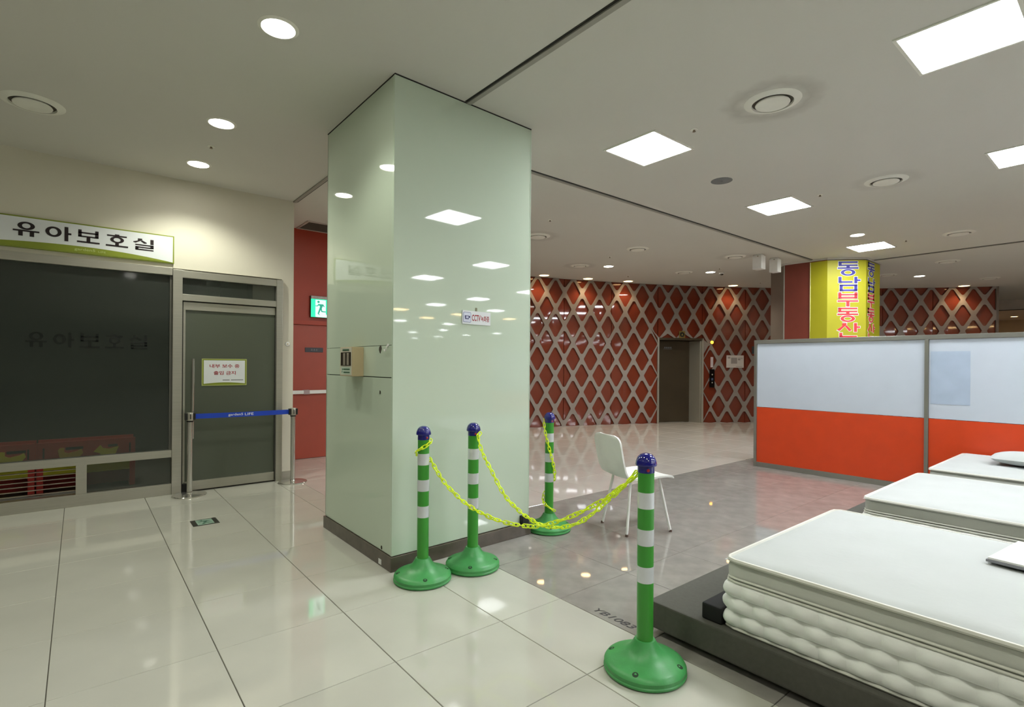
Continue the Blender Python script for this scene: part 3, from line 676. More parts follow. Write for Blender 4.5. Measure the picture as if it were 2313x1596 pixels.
# chains of stadium links
LK = MB(); lp = []
for k in range(6): a = -PI / 2 + PI * k / 5; lp.append((0.0130 + 0.0095 * math.cos(a), 0.0095 * math.sin(a), 0))
for k in range(6): a = PI / 2 + PI * k / 5; lp.append((-0.0130 + 0.0095 * math.cos(a), 0.0095 * math.sin(a), 0))
link_mesh = LK.tube(lp, 0.0034, 6, True).mesh('link', M['chain'], smooth=True)
def spline(pts, step):
    P = [Vector(p) for p in pts]; P = [2 * P[0] - P[1]] + P + [2 * P[-1] - P[-2]]; fine = []
    for i in range(1, len(P) - 2):
        for k in range(40):
            t_ = k / 40; a, b, c, d = P[i - 1], P[i], P[i + 1], P[i + 2]
            fine.append(0.5 * (2 * b + (c - a) * t_ + (2 * a - 5 * b + 4 * c - d) * t_ ** 2 + (3 * b - a - 3 * c + d) * t_ ** 3))
    fine.append(P[-2]); out = [fine[0]]; acc = 0
    for a, b in zip(fine, fine[1:]):
        L = (b - a).length; acc += L
        if acc >= step: out.append(b); acc -= step
    return out
def chain(label, pts, base):
    c = thing('chain', label, 'chain', base, 'yellow plastic chains')
    sp = spline(pts, 0.0330)
    for i in range(len(sp) - 1):
        tdir = (sp[i + 1] - sp[i]).normalized()
        x = tdir; up = Vector((0, 0, 1)) if abs(tdir.z) < 0.95 else Vector((0, 1, 0))
        y_ = up.cross(x).normalized(); z_ = x.cross(y_)
        o = link('link', link_mesh, c)
        tw = Matrix.Rotation((PI / 4 if i % 2 else -PI / 4) + 0.5 * math.sin(i * 1.7), 4, 'X')
        o.matrix_parent_inverse = Matrix()
        o.matrix_basis = PARINV[c.name] @ Matrix.Translation((sp[i] + sp[i + 1]) / 2) @ Matrix((x, y_, z_)).transposed().to_4x4() @ tw
    return c
def around(p, a0, a1, z0, z1, n=8, r=0.046):
    return [(p[0] + r * math.cos(a0 + (a1 - a0) * k / n), p[1] + r * math.sin(a0 + (a1 - a0) * k / n), z0 + (z1 - z0) * k / n) for k in range(n + 1)]
ca = to_cam(P1)
chain('yellow chain wrapped round the post at the pillar corner, sagging towards the bed',
      around(P1, ca + 1.7, ca - 1.6, 0.865, 0.785) + around(P1, ca - 2.1, ca - 4.7, 0.770, 0.735, 6) + [(1.693, 2.711, 0.635), (1.715, 2.592, 0.564), (1.735, 2.480, 0.519), (1.763, 2.331, 0.489), (1.785, 2.212, 0.483), (1.809, 2.080, 0.493), (1.828, 1.974, 0.517), (1.859, 1.808, 0.595), (1.890, 1.636, 0.703), (1.915, 1.50, 0.815), (1.925, 1.468, 0.86)], (1.66, 2.885, 0.7))
chain('yellow chain hanging from the cap of the second post beside the pillar',
      [(2.035, 2.805, 0.885), (2.012, 2.800, 0.872), (2.004, 2.744, 0.775), (1.997, 2.616, 0.654), (1.990, 2.495, 0.549), (1.982, 2.354, 0.489), (1.975, 2.224, 0.460), (1.969, 2.126, 0.457), (1.963, 2.011, 0.473), (1.957, 1.903, 0.510), (1.951, 1.802, 0.566), (1.945, 1.683, 0.661), (1.94, 1.53, 0.80), (1.937, 1.470, 0.85)], (2.01, 2.80, 0.7))
c3 = to_cam(P3)
chain('short yellow chain twisted round the farthest green post',
      around(P3, c3 - 1.5, c3 + 1.45, 0.895, 0.430, 14) + around(P3, c3 + 1.9, c3 + 4.5, 0.405, 0.265, 8) + around(P3, c3 + 4.9, c3 + 7.6, 0.235, 0.150, 8, 0.052), (2.955, 3.12, 0.3))

# ================================================================== belt stanchions
def stanchion(label, x, yv):
    s_ = thing('belt_stanchion', label, 'stanchion', (x, yv, 0), 'steel belt stanchions', local=True)
    MB().lathe([(0.150, 0), (0.152, 0.006), (0.148, 0.012), (0.08, 0.018), (0.03, 0.022), (0.026, 0.03)], 48).build('base', M['chrome'], s_, smooth=True)
    MB().lathe([(0.0245, 0.02), (0.0245, 0.745)], 28).build('pole', M['chrome'], s_, smooth=True)
    MB().lathe([(0.027, 0.735), (0.030, 0.737), (0.030, 0.748), (0.027, 0.750)], 28).build('collar', M['black'], s_, smooth=True)
    MB().lathe([(0.031, 0.750), (0.032, 0.752), (0.032, 0.826), (0.030, 0.829), (0.026, 0.830)], 28).build('head', M['steel'], s_, smooth=True)
    for sx in (-1, 1): MB().box(sx * 0.034 - 0.012, -0.022, 0.755, sx * 0.034 + 0.012, 0.022, 0.824).build('belt_guide', M['black'], s_, bevel=0.004)
    MB().box(-0.004, -0.034, 0.765, 0.004, -0.029, 0.815).build('slot', M['black'], s_)
    return s_
stanchion('steel belt stanchion in front of the left door jamb', 0.862, 6.135)
stanchion('steel belt stanchion at the wall corner by the red corridor', 1.855, 6.125)
bl = thing('barrier_belt', 'blue belt with white lettering stretched between two steel stanchions', 'barrier belt', (1.36, 6.13, 0.765))
MB().prism([(0.905, 0.764), (1.36, 0.761), (1.812, 0.764), (1.812, 0.814), (1.36, 0.811), (0.905, 0.814)], 0, 0.002)
bm_ = MB(frame((0, 6.131, 0), (1, 0, 0), (0, 0, 1))); bm_.prism([(0.905, 0.764), (1.36, 0.761), (1.812, 0.764), (1.812, 0.814), (1.36, 0.811), (0.905, 0.814)], 0, 0.002).build('webbing', M['blue_belt'], bl)
text('belt_lettering', 'garden5', frame((1.275, 6.129, 0.786), (1, 0, 0), (0, 0, 1)), 0.032, M['white_print'], bl, 0.0005, 0.01, 0.14)
text('belt_lettering', 'LIFE', frame((1.405, 6.129, 0.788), (1, 0, 0), (0, 0, 1)), 0.026, M['white_print'], bl, 0.0005, 0.01, 0.085)

# ================================================================== exit signs
ex = thing('exit_sign', 'lit green running-man exit sign on the red corridor wall', 'exit sign', (2.65, 7.55, 1.98))
EXM = frame((2.512, 7.505, 1.985), (1, 0, 0), (0, 0, 1))
MB(EXM).box(-0.012, -0.008, -0.045, 0.262, 0.295, -0.004).build('housing', mat('dark_housing', (60, 70, 60), 0.4), ex, bevel=0.004)
MB(EXM).box(-0.008, 0.252, -0.004, 0.258, 0.292, 0.006).build('lamp_cover', mat('clear_plastic', (176, 160, 156), 0.15, var=0.2, scale=30), ex, bevel=0.004)
MB(EXM).box(-0.006, -0.004, -0.004, 0.256, 0.250, 0.0).build('lit_face', M['exit_green'], ex)
MB(EXM).box(0.055, 0.002, 0.0, 0.200, 0.240, 0.0012).build('lit_doorway', M['exit_white'], ex)
MB(EXM).prism([(0.055, 0.002), (0.090, -0.003), (0.235, -0.003), (0.200, 0.05)], 0.0, 0.001).build('lit_floor', M['exit_white'], ex)
def man(mtx, s_, m_, par, d=0.0025):
    c = lambda *q: [(a * s_, b * s_) for a, b in q]
    mb = MB(mtx)
    mb.lathe([(0.017 * s_, 0.0013), (0.017 * s_, d)], 18, (0.096 * s_, 0.212 * s_, 0))
    for pl_ in (c((0.088, 0.182), (0.160, 0.182), (0.166, 0.172), (0.142, 0.120), (0.112, 0.124), (0.116, 0.150)),       # torso
                c((0.096, 0.182), (0.078, 0.160), (0.056, 0.160), (0.056, 0.148), (0.084, 0.148), (0.108, 0.168)),           # forward arm
                c((0.150, 0.182), (0.164, 0.180), (0.184, 0.146), (0.174, 0.141), (0.152, 0.170)),                           # rear arm
                c((0.112, 0.130), (0.138, 0.122), (0.104, 0.044), (0.118, 0.026), (0.112, 0.022), (0.084, 0.046)),           # front leg
                c((0.124, 0.128), (0.143, 0.120), (0.150, 0.086), (0.200, 0.082), (0.200, 0.069), (0.138, 0.071), (0.128, 0.100))):
        mb.prism(pl_, 0.0013, d)
    return mb.build('running_figure', m_, par)
man(EXM, 1.0, M['exit_figure'], ex)
fs_ = thing('floor_exit_marker', 'square dark framed exit marker set in the floor before the glass door', 'floor marker', (0.82, 5.03, 0))
MB().box(0.722, 4.937, 0.0, 0.914, 5.125, 0.0025).build('frame_plate', mat('dark_floor_frame', (48, 48, 42), 0.35), fs_, bevel=0.001, segs=1)
MB().box(0.758, 4.953, 0.0025, 0.878, 5.109, 0.0032).build('panel', M['sticker_glass'], fs_)
man(frame((0.735, 4.945, 0.0022), (1, 0, 0), (0, 1, 0)), 0.66, mat('dull_green_figure', (80, 118, 100), 0.4), fs_, 0.0022)

# ================================================================== yellow banner column
col = thing('banner_column', 'octagonal column with red-brown and grey cladding behind the white partition', 'column', (10.68, 3.93, 0))
h = 0.79; c8 = 0.43; ccx, ccy = 10.69, 3.94
octo = [(ccx - h, ccy - h + c8), (ccx - h + c8, ccy - h), (ccx + h - c8, ccy - h), (ccx + h, ccy - h + c8), (ccx + h, ccy + h - c8), (ccx + h - c8, ccy + h), (ccx - h + c8, ccy + h), (ccx - h, ccy + h - c8)]
MB().prism(octo, 0, ZC).build('core', M['grey_panel'], col)
MB().box(ccx - h - 0.012, ccy - h + c8, 0.1, ccx - h, ccy + h - c8 - 0.02, ZC - 0.01).build('brown_panel', M['brown_panel'], col)
MB().box(ccx - h - 0.016, ccy + h - c8 - 0.02, 0.1, ccx - h, ccy + h - c8, ZC - 0.01).build('edge_strip', M['track'], col)
MB().prism([(ccx + (x - ccx) * 1.04, ccy + (y_ - ccy) * 1.04) for x, y_ in octo], ZC - 0.03, ZC).build('collar', M['ceiling'], col)
bn = thing('banner', 'yellow banner with blue and red Korean lettering wrapped round the column', 'banner', (10.1, 3.35, 1.3))
off = 0.02; A0 = Vector((ccx - h - off, 3.845)); A1 = Vector((ccx - h - off, ccy - h + c8 - 0.008)); A2 = Vector((ccx - h + c8 - 0.008, ccy - h - off)); A3 = Vector((11.02, ccy - h - off))
def bpt(i, j, n1=6, n2=12, n3=8):
    if i <= n1: p = A0.lerp(A1, i / n1)
    elif i <= n1 + n2: p = A1.lerp(A2, (i - n1) / n2)
    else: p = A2.lerp(A3, (i - n1 - n2) / n3)
    z = 3.15 - 1.95 * j / 30
    wr = 0.0
    if i <= n1 and j > 14: wr = 0.008 * math.sin((i * 1.6 + j * 0.9)) * min(1, (j - 14) / 6)
    return (p.x - abs(wr), p.y - abs(wr) * .3, z)
MB().grid(bpt, 26, 30).build('cloth', M['yellow_cloth'], bn, smooth=True)
hem = MB(); hem.tube([(A0.x, A0.y, 3.15), (A0.x, A0.y, 1.2)], 0.006, 6).build('hem', mat('pale_hem', (236, 236, 160), 0.5), bn)
u2 = (A2 - A1); u2 = Vector((u2.x, u2.y, 0)).normalized(); n2 = u2.cross(Vector((0, 0, 1)))
f1 = frame(Vector((A1.x, A1.y, 0)) + n2 * 0.001, u2, (0, 0, 1)); f2 = frame((A2.x, A2.y - 0.001, 0), (1, 0, 0), (0, 0, 1))
for fmx, u0, wd in ((f1, 0.165, 0.335), (f2, 0.075, 0.335)):
    for k, g in enumerate(('dong', 'nam', 'bu', 'dong', 'san')):
        z0 = 3.128 - 0.262 * k - 0.243
        glyph('letter_outline', g, fmx, u0, z0, wd, 0.243, M['white_print'], bn, 0.0015, 0.007)
        glyph('banner_letter', g, fmx @ Matrix.Translation((0, 0, 0.0015)), u0, z0, wd, 0.243, M['navy'] if k < 2 else M['red_letter'], bn, 0.0015)

# ================================================================== white partition
PXX = 7.0; pt = thing('partition', 'long white panel partition in a grey metal frame behind the beds', 'partition', (PXX, 0.6, 0))
def pbox(name, y0, z0, y1, z1, m_, x0=PXX, x1=PXX + 0.05, bv=0.003): return MB().box(x0, y0, z0, x1, y1, z1).build(name, M[m_], pt, bevel=bv)
posts = [3.42, 1.575, -0.28, -2.13]
pbox('top_rail', posts[-1], 1.635, 3.42, 1.682, 'partition_frame', PXX - 0.005, PXX + 0.055); pbox('bottom_rail', posts[-1], 0.0, 3.42, 0.06, 'partition_frame')
for p in posts: pbox('upright', p - 0.035, 0.0, p, 1.635, 'partition_frame', PXX - 0.004, PXX + 0.054)
for a, b in zip(posts, posts[1:]):
    pbox('white_panel', b + 0.002, 0.795, a - 0.037, 1.633, 'board_white', PXX + 0.015, PXX + 0.03, 0)
    pbox('red_panel', b + 0.002, 0.062, a - 0.037, 0.79, 'board_red', PXX + 0.012, PXX + 0.03, 0)
MB().box(PXX + 0.0125, 1.20, 0.95, PXX + 0.0145, 1.525, 1.505).build('tinted_sheet', M['board_tint'], pt)
MB().box(PXX + 0.0, 3.42, 1.50, PXX + 0.03, 3.455, 1.60).build('hinge_block', M['black'], pt, bevel=0.003)

# ================================================================== beds
BW, BL_ = 1.30, 2.00
def make_bed(label, x, ytop):
    """local: x 0..BW across, y 0 .. -BL along; base sticks out 0.36 beyond the foot"""
    b = thing('bed', label, 'bed', (x, ytop, 0), 'display beds in a row', local=True)
    MB().box(-0.045, -BL_ - 0.02, 0.035, BW + 0.045, 0.37, 0.165).build('base', M['bed_base'], b, bevel=0.008)
    MB().box(0.02, -BL_ + 0.05, 0.0, BW - 0.02, 0.30, 0.035).build('shadow_plinth', M['bed_black'], b)  # black box paints in the shadow gap under the base
    MB().box(-0.01, 0.002, 0.165, BW + 0.01, 0.10, 0.24).build('foot_stop', M['bed_black'], b, bevel=0.008)
    mt = MB().box(0.012, -BL_ + 0.012, 0.166, BW - 0.012, -0.012, 0.462).build('mattress', M['band_cloth'], b, bevel=0.02, segs=3)
    per = []; r = 0.05; N = 0.0125
    def path(t_):
        segs = [((r, 0), (BW - r, 0), (0, 1)), ((BW, -r), (BW, -BL_ + r), (1, 0)), ((BW - r, -BL_), (r, -BL_), (0, -1)), ((0, -BL_ + r), (0, -r), (-1, 0))]
        cc = [(BW - r, -r, PI / 2), (BW - r, -BL_ + r, 0), (r, -BL_ + r, -PI / 2), (r, -r, -PI)]
        for (a, c, n_), (qx, qy, a0) in zip(segs, cc):
            L = math.hypot(c[0] - a[0], c[1] - a[1])
            if t_ <= L: k = t_ / L; return a[0] + (c[0] - a[0]) * k, a[1] + (c[1] - a[1]) * k, n_[0], n_[1]
            t_ -= L; La = r * PI / 2
            if t_ <= La: an = a0 - t_ / r; return qx + r * math.cos(an), qy + r * math.sin(an), math.cos(an), math.sin(an)
            t_ -= La
        return r, 0, 0, 1
    Ltot = 2 * (BW + BL_ - 4 * r) + 2 * PI * r; nu = int(Ltot / 0.0125); nv = 24; z0, z1 = 0.178, 0.372
    def q(i, j):
        t_ = Ltot * i / nu; x_, y_, nx, ny = path(t_); v = j / nv
        row = v * 3; fr = row - math.floor(row) if v < 1 else 1.0
        ph = (t_ / 0.105 + 0.5 * (int(min(row, 2.999)) % 2)) % 1.0
        d = 0.028 * math.sin(PI * min(fr, 1)) ** 0.6 * (0.15 + 0.85 * abs(math.sin(PI * ph)) ** 0.7) - 0.004
        return (x_ + nx * d, y_ + ny * d, z0 + (z1 - z0) * v)
    MB().grid(q, nu, nv, True).build('quilted_border', M['quilt'], mt, smooth=True)
    def loop(z, out, rad, nm):
        n_ = 160; pts_ = []
        for k in range(n_): x_, y_, nx, ny = path(Ltot * k / n_); pts_.append((x_ + nx * out, y_ + ny * out, z))
        MB().tube(pts_, rad, 6, True).build(nm, M['piping'], mt, smooth=True)
    loop(0.174, 0.004, 0.007, 'piping'); loop(0.378, 0.0, 0.005, 'piping'); loop(0.392, -0.004, 0.005, 'piping'); loop(0.468, -0.006, 0.010, 'piping')
    def topf(i, j):
        x_ = 0.004 + (BW - 0.008) * i / 40; y_ = -0.004 - (BL_ - 0.008) * j / 56
        e = min(x_, BW - x_, -y_, BL_ + y_); ed = min(1, e / 0.06)
        return (x_, y_, 0.463 + 0.020 * math.sin(ed * PI / 2) + 0.004 * ed * math.sin(x_ * 15) * math.sin(y_ * 13))
    MB().grid(topf, 40, 56).build('top_panel', M['mattress_top'], mt, smooth=True)
    return b
bed1 = make_bed('nearest white quilted mattress bed on a charcoal base', 2.255, 1.235)
bed2 = copy_tree(bed1); bed2.location = (4.02, 1.235, 0); bed2['label'] = 'middle white mattress bed between the nearest bed and the one by the partition'
bed3 = copy_tree(bed1); bed3.location = (5.60, 1.235, 0); bed3['label'] = 'farthest white mattress bed right in front of the partition'
tr = thing('display_board', 'white display board with grey edge lying on the nearest mattress', 'board', (3.22, 0.36, 0.49))
TB = Matrix.Translation((3.22, 0.10, 0.500)) @ Matrix.Rotation(math.radians(-7), 4, 'Z')
MB(TB).box(-0.20, -0.34, 0.004, 0.20, 0.34, 0.014).build('sheet', M['white'], tr, bevel=0.002)
MB(TB).box(-0.205, -0.345, -0.006, 0.205, 0.345, 0.004).build('edge_frame', mat('grey_rim', (128, 128, 134), 0.5), tr)
pw = thing('pillow', 'white pillow lying on the farthest bed', 'pillow', (6.35, 0.62, 0.485))
def pf(i, j):
    a, b = i / 24 * 2 - 1, j / 16 * 2 - 1
    hgt = max(0, (1 - abs(a) ** 3.0) * (1 - abs(b) ** 3.0)) ** 0.55
    return (6.35 + 0.20 * b * (1 - 0.06 * abs(a)), 0.62 + 0.32 * a * (1 - 0.06 * abs(b)), hgt)
up_ = MB(); up_.grid(lambda i, j: (pf(i, j)[0], pf(i, j)[1], 0.545 + 0.06 * pf(i, j)[2]), 24, 16); up_.grid(lambda i, j: (pf(i, j)[0], pf(i, j)[1], 0.545 - 0.056 * pf(i, j)[2]), 24, 16)
up_.build('cover', M['mattress_top'], pw, smooth=True)

# ================================================================== white chair behind the chains
def make_chair(label, loc, rz):
    c = thing('chair', label, 'chair', loc, None, local=True, rotz=rz)
    def shell(name, prof, wfun, th):
        n_ = len(prof) - 1; m_ = 10
        top = lambda i, j: (prof[i][0] - 0.02 * (1 - (2 * j / m_ - 1) ** 2) * prof[i][2], wfun(i / n_) * (2 * j / m_ - 1), prof[i][1] + 0.012 * (2 * j / m_ - 1) ** 2 * (1 - prof[i][2]))
        mb = MB(); mb.grid(top, n_, m_); mb.grid(lambda i, j: (top(i, j)[0] - th * prof[i][2], top(i, j)[1], top(i, j)[2] - th * (1 - prof[i][2])), n_, m_)
        nv_ = m_ + 1; o = (n_ + 1) * nv_
        ring = [j for j in range(nv_)] + [i * nv_ + m_ for i in range(1, n_ + 1)] + [n_ * nv_ + j for j in range(m_ - 1, -1, -1)] + [i * nv_ for i in range(n_ - 1, 0, -1)]
        for a, b in zip(ring, ring[1:] + ring[:1]): mb.f.append((a, b, o + b, o + a)); mb.m.append(0)
        return mb.build(name, M['white'], c, smooth=True)
    shell('seat', [(0.22, 0.432, 0), (0.20, 0.445, 0), (0.10, 0.446, 0), (0.0, 0.438, 0), (-0.12, 0.436, 0), (-0.19, 0.45, 0.1)], lambda t_: 0.21, 0.014)
    shell('backrest', [(-0.19, 0.452, 0.7), (-0.215, 0.50, 0.9), (-0.235, 0.58, 1), (-0.25, 0.66, 1), (-0.258, 0.70, 1), (-0.262, 0.73, 1), (-0.265, 0.752, 1), (-0.266, 0.77, 1), (-0.267, 0.78, 1)], lambda t_: 0.21 * (1 - 0.45 * max(0, (t_ - 0.45) / 0.55) ** 3), 0.014)
    for sx, sy in ((1, 1), (1, -1), (-1, 1), (-1, -1)):
        lg = MB().tube([(0.13 * sx, 0.13 * sy, 0.436), (0.20 * sx, 0.19 * sy, 0.012)], 0.011, 10).build('leg', M['white'], c, smooth=True)
        MB().lathe([(0.012, 0), (0.012, 0.018)], 10, (0.202 * sx, 0.192 * sy, 0)).build('foot_cap', mat('brown_cap', (92, 72, 62), 0.6), lg)
    return c
make_chair('white plastic chair behind the sagging chains, beyond the beds', (3.56, 2.72, 0), math.radians(-20))

# ================================================================== ceiling fixtures
pm = {}
def panel(x, y_, label, group=None, warm=False, wx=0.53, wy=0.49):
    t_ = thing('ceiling_panel_light', label, 'ceiling light', (x, y_, ZC), group, local=True)
    if 'f' not in pm:
        mb = MB(); e = 0.018
        for a in ((-wx / 2 - e, -wy / 2 - e, wx / 2 + e, -wy / 2), (-wx / 2 - e, wy / 2, wx / 2 + e, wy / 2 + e), (-wx / 2 - e, -wy / 2, -wx / 2, wy / 2), (wx / 2, -wy / 2, wx / 2 + e, wy / 2)):
            mb.box(a[0], a[1], -0.008, a[2], a[3], 0)
        pm['f'] = mb.mesh('frame', M['diffuser_white'])
        pm['d'] = MB().box(-wx / 2, -wy / 2, -0.005, wx / 2, wy / 2, -0.001).mesh('diffuser', M['panel_light'])
        pm['w'] = MB().box(-wx / 2, -wy / 2, -0.005, wx / 2, wy / 2, -0.001).mesh('diffuser', M['panel_warm'])
    link('frame', pm['f'], t_); link('diffuser', pm['w' if warm else 'd'], t_)
G1 = 'square ceiling panel lights'
panel(3.78, 2.78, 'square ceiling panel light nearest the green pillar', G1)
panel(6.28, 2.79, 'second square panel light from the pillar, past the grey speaker', G1)
panel(9.46, 2.81, 'square panel light closest to the yellow banner column', G1)
panel(3.85, 0.70, 'largest square panel light, cut by the top right corner', G1)
panel(6.34, 0.69, 'square panel light at the right edge beneath the corner light', G1)
panel(9.46, 0.69, 'small sliver of panel light at the right edge above the partition', G1)
for k in range(1, 8):
    for x in (3.82, 6.31, 9.46, 12.0, 14.6):
        yy = 0.70 - 2.07 * k
        if x > 10 and k < 4: continue
        panel(x, yy, 'square ceiling panel light behind the viewer', 'panel lights behind the viewer', x > 9 and k in (5, 6))
for k in range(5):
    for x in (13.0, 17.0, 21.0): panel(x, -17.5 - 3.0 * k, 'square ceiling panel light behind the viewer', 'panel lights behind the viewer')
dm = {}
def downlight(x, y_, label, group, r=0.098, warm=False, power=SPOT_POWER, size=2.3, z=ZC):
    t_ = thing('downlight', label, 'downlight', (x, y_, z), group, local=True)
    k = (r, warm)
    if k not in dm:
        a = MB().lathe([(r * 0.86, -0.001), (r * 0.9, -0.008), (r, -0.006), (r * 1.1, -0.001), (r * 1.1, 0)], 32, cap=False).mesh('trim_ring', M['diffuser_white'], True)
        b = MB().lathe([(r * 0.87, -0.003), (r * 0.87, -0.001)], 32).mesh('lens', M['wash_light' if warm else 'lens_light'])
        dm[k] = (a, b)
    link('trim_ring', dm[k][0], t_); link('lens', dm[k][1], t_)
    ld = bpy.data.lights.new('bulb', 'SPOT'); ld.energy = power; ld.spot_size = size; ld.spot_blend = 0.6; ld.shadow_soft_size = 0.06
    ld.color = (1, 0.72, 0.42) if warm else (0.98, 1.0, 0.86)
    lo = bpy.data.objects.new('bulb', ld); COL.objects.link(lo); lo.parent = t_; lo.location = (0, 0, -0.03)
    return t_
G2 = 'round downlights over the hall'
downlight(0.845, 3.10, 'largest round downlight, highest one left of the pillar', G2)
downlight(0.845, 4.62, 'round downlight between the highest and lowest ones left of the pillar', G2)
downlight(0.855, 5.71, 'round downlight nearest the cream wall above the door', G2, power=SPOT_POWER * 1.9)
for yy in (1.6, 0.1, -1.4): downlight(0.845, yy, 'round downlight behind the viewer over the beige tiles', 'downlights behind the viewer')
for x in (-1.6, -4.2):
    for yy in (4.6, 1.6, -1.4): downlight(x, yy, 'round downlight left of the viewer', 'downlights left of the viewer')
downlight(8.47, 2.68, 'round downlight beside the panel light nearest the yellow column', G2, 0.095, power=SPOT_POWER * .6)
downlight(7.70, 6.55, 'round corridor downlight left of the lift door', G2, 0.098, power=SPOT_POWER * 2.2)
downlight(9.68, 5.62, 'round corridor downlight above the lift door, by the smoke detector', G2, 0.098, power=SPOT_POWER * 2.2)
downlight(13.23, 3.07, 'round corridor downlight right of the yellow column', G2, 0.10, power=SPOT_POWER * 2.2)
downlight(4.9, 7.2, 'round corridor downlight hidden behind the pillar', 'hidden corridor downlights', power=SPOT_POWER * 1.8)
downlight(2.55, 6.35, 'round corridor downlight hidden behind the pillar', 'hidden corridor downlights', power=SPOT_POWER * .35)
downlight(-0.15, 6.58, 'unseen downlight added inside the playroom to brighten the cabinets', 'added playroom lights', power=SPOT_POWER * 3.4)  # unseen lamp, added to brighten the play cabinets
downlight(22.4, 2.8, 'small downlight under the far bulkhead beyond the lattice wall', 'far downlights', 0.10, True, SPOT_POWER * 2, z=2.93)
G3 = 'warm wall washer lights along the lattice wall'
for s_, lab in ((20.92, 'warm ceiling spot at the lattice wall next to the pillar'), (19.86, 'second warm ceiling spot on the lattice wall from the pillar'), (18.86, 'third warm ceiling spot from the pillar, before the lift'),
                (16.22, 'warm ceiling spot on the lattice wall right of the lift'), (10.95, 'warm ceiling spot on the lattice wall right of the yellow column')):
    p = arc(s_, 0.26, 0); downlight(p[0], p[1], lab, G3, 0.115, True, WASH_POWER, 2.2)
# air diffusers
am = {}
def diffuser(x, y_, r, label):
    t_ = thing('air_diffuser', label, 'air diffuser', (x, y_, ZC), 'round ceiling air diffusers', local=True)
    if r not in am:
        am[r] = (MB().lathe([(r * .80, -0.002), (r * .82, -0.016), (r * .96, -0.012), (r * 1.12, -0.001), (r * 1.12, 0)], 40, cap=False).mesh('outer_ring', M['diffuser_white'], True),
                 MB().lathe([(r * .82, -0.003), (r * .82, -0.001)], 40).mesh('gap', M['diffuser_gap']),
                 MB().lathe([(r * .02, -0.022), (r * .5, -0.024), (r * .66, -0.022), (r * .68, -0.016), (r * .64, -0.006)], 40).mesh('centre_disc', M['diffuser_white'], True))
    for n_, me in zip(('outer_ring', 'gap', 'centre_disc'), am[r]): link(n_, me, t_)
for x, y_, r, lab in ((-0.27, 5.15, 0.165, 'round air diffuser in the ceiling at the left edge'), (3.76, 1.72, 0.165, 'largest round air diffuser, between the two nearest panel lights'),
                      (6.22, 1.72, 0.165, 'round air diffuser above the second panel light'), (9.40, 1.74, 0.165, 'round air diffuser right of the panel light by the yellow column'),
                      (5.13, 5.69, 0.16, 'round air diffuser in the corridor ceiling at the pillar edge'), (6.90, 5.27, 0.16, 'round air diffuser in the middle of the corridor ceiling'),
                      (7.26, 6.87, 0.15, 'round air diffuser left of the corridor downlight near the pillar'), (8.62, 4.55, 0.15, 'round air diffuser beside the white hanging boxes'),
                      (9.33, 5.99, 0.15, 'round air diffuser above the lift door'), (11.76, 2.33, 0.16, 'round air diffuser right of the yellow column'),
                      (12.6, 3.45, 0.15, 'faint round air diffuser just right of the yellow banner'), (14.6, 2.2, 0.15, 'round air diffuser in the far right corner of the ceiling')):
    diffuser(x, y_, r, lab)
sp = thing('ceiling_speaker', 'flat grey round speaker grille in the ceiling between panel lights', 'speaker', (4.985, 2.78, ZC), None, local=True)
MB().lathe([(0.098, -0.004), (0.102, -0.003), (0.102, 0)], 40).build('grille', M['speaker'], sp, smooth=True); MB().lathe([(0.012, -0.006), (0.012, -0.004)], 16).build('badge', M['grey_print'], sp)
skm = (MB().lathe([(0.022, -0.004), (0.030, -0.002), (0.030, 0)], 20).mesh('cup', M['diffuser_white'], True), MB().lathe([(0.006, -0.018), (0.013, -0.017), (0.013, -0.015), (0.008, -0.012), (0.008, -0.003)], 14).mesh('head', M['brass'], True))
for x, y_, lab in ((3.74, 2.32, 'ceiling sprinkler right of the panel light nearest the pillar'), (6.20, 2.32, 'ceiling sprinkler right of the second panel light'), (0.87, 5.18, 'ceiling sprinkler between two downlights left of the pillar'),
                   (4.68, 4.96, 'ceiling sprinkler in the corridor just right of the pillar'), (9.38, 2.34, 'ceiling sprinkler right of the panel light by the yellow column'), (7.05, 5.97, 'ceiling sprinkler above the corridor downlight'),
                   (8.85, 7.0, 'ceiling sprinkler between warm spots near the lattice wall'), (11.72, 5.6, 'ceiling sprinkler near the column over the lattice wall'), (9.45, 5.30, 'ceiling sprinkler beside the smoke detector')):
    t_ = thing('sprinkler', lab, 'sprinkler', (x, y_, ZC), 'ceiling sprinklers', local=True); link('cup', skm[0], t_); link('head', skm[1], t_)
sd = thing('smoke_detector', 'white smoke detector beside the downlight above the lift', 'smoke detector', (9.92, 5.52, ZC), None, local=True)
MB().lathe([(0.05, 0), (0.05, -0.02), (0.04, -0.025)][::-1], 24).build('base', M['white'], sd, smooth=True); MB().lathe([(0.02, -0.05), (0.032, -0.045), (0.036, -0.025)], 24).build('sensor', M['diffuser_gap'], sd, smooth=True)
for (x, y_, w_, lab) in ((8.78, 4.22, 0.075, 'white hanging ceiling box, left one of the two by the column'), (9.26, 4.17, 0.07, 'white hanging ceiling box next to the column, right of the two')):
    t_ = thing('ceiling_box', lab, 'ceiling box', (x, y_, ZC - 0.25), 'white hanging ceiling boxes')
    MB().box(x - w_, y_ - w_, ZC - 0.245, x + w_, y_ + w_, ZC - 0.02).build('case', M['white'], t_, bevel=0.006)
    MB().box(x - w_ * .8, y_ - w_ * .8, ZC - 0.02, x + w_ * .8, y_ + w_ * .8, ZC).build('mount', M['white'], t_)
    MB().lathe([(0.01, -0.04), (0.01, -0.03)], 10, (x - w_, y_ - w_ * .2, ZC)).build('fixing', M['brass'], t_)
ag = thing('air_grille', 'rectangular louvred air grille in the ceiling against the red wall', 'air grille', (2.62, 7.27, ZC))
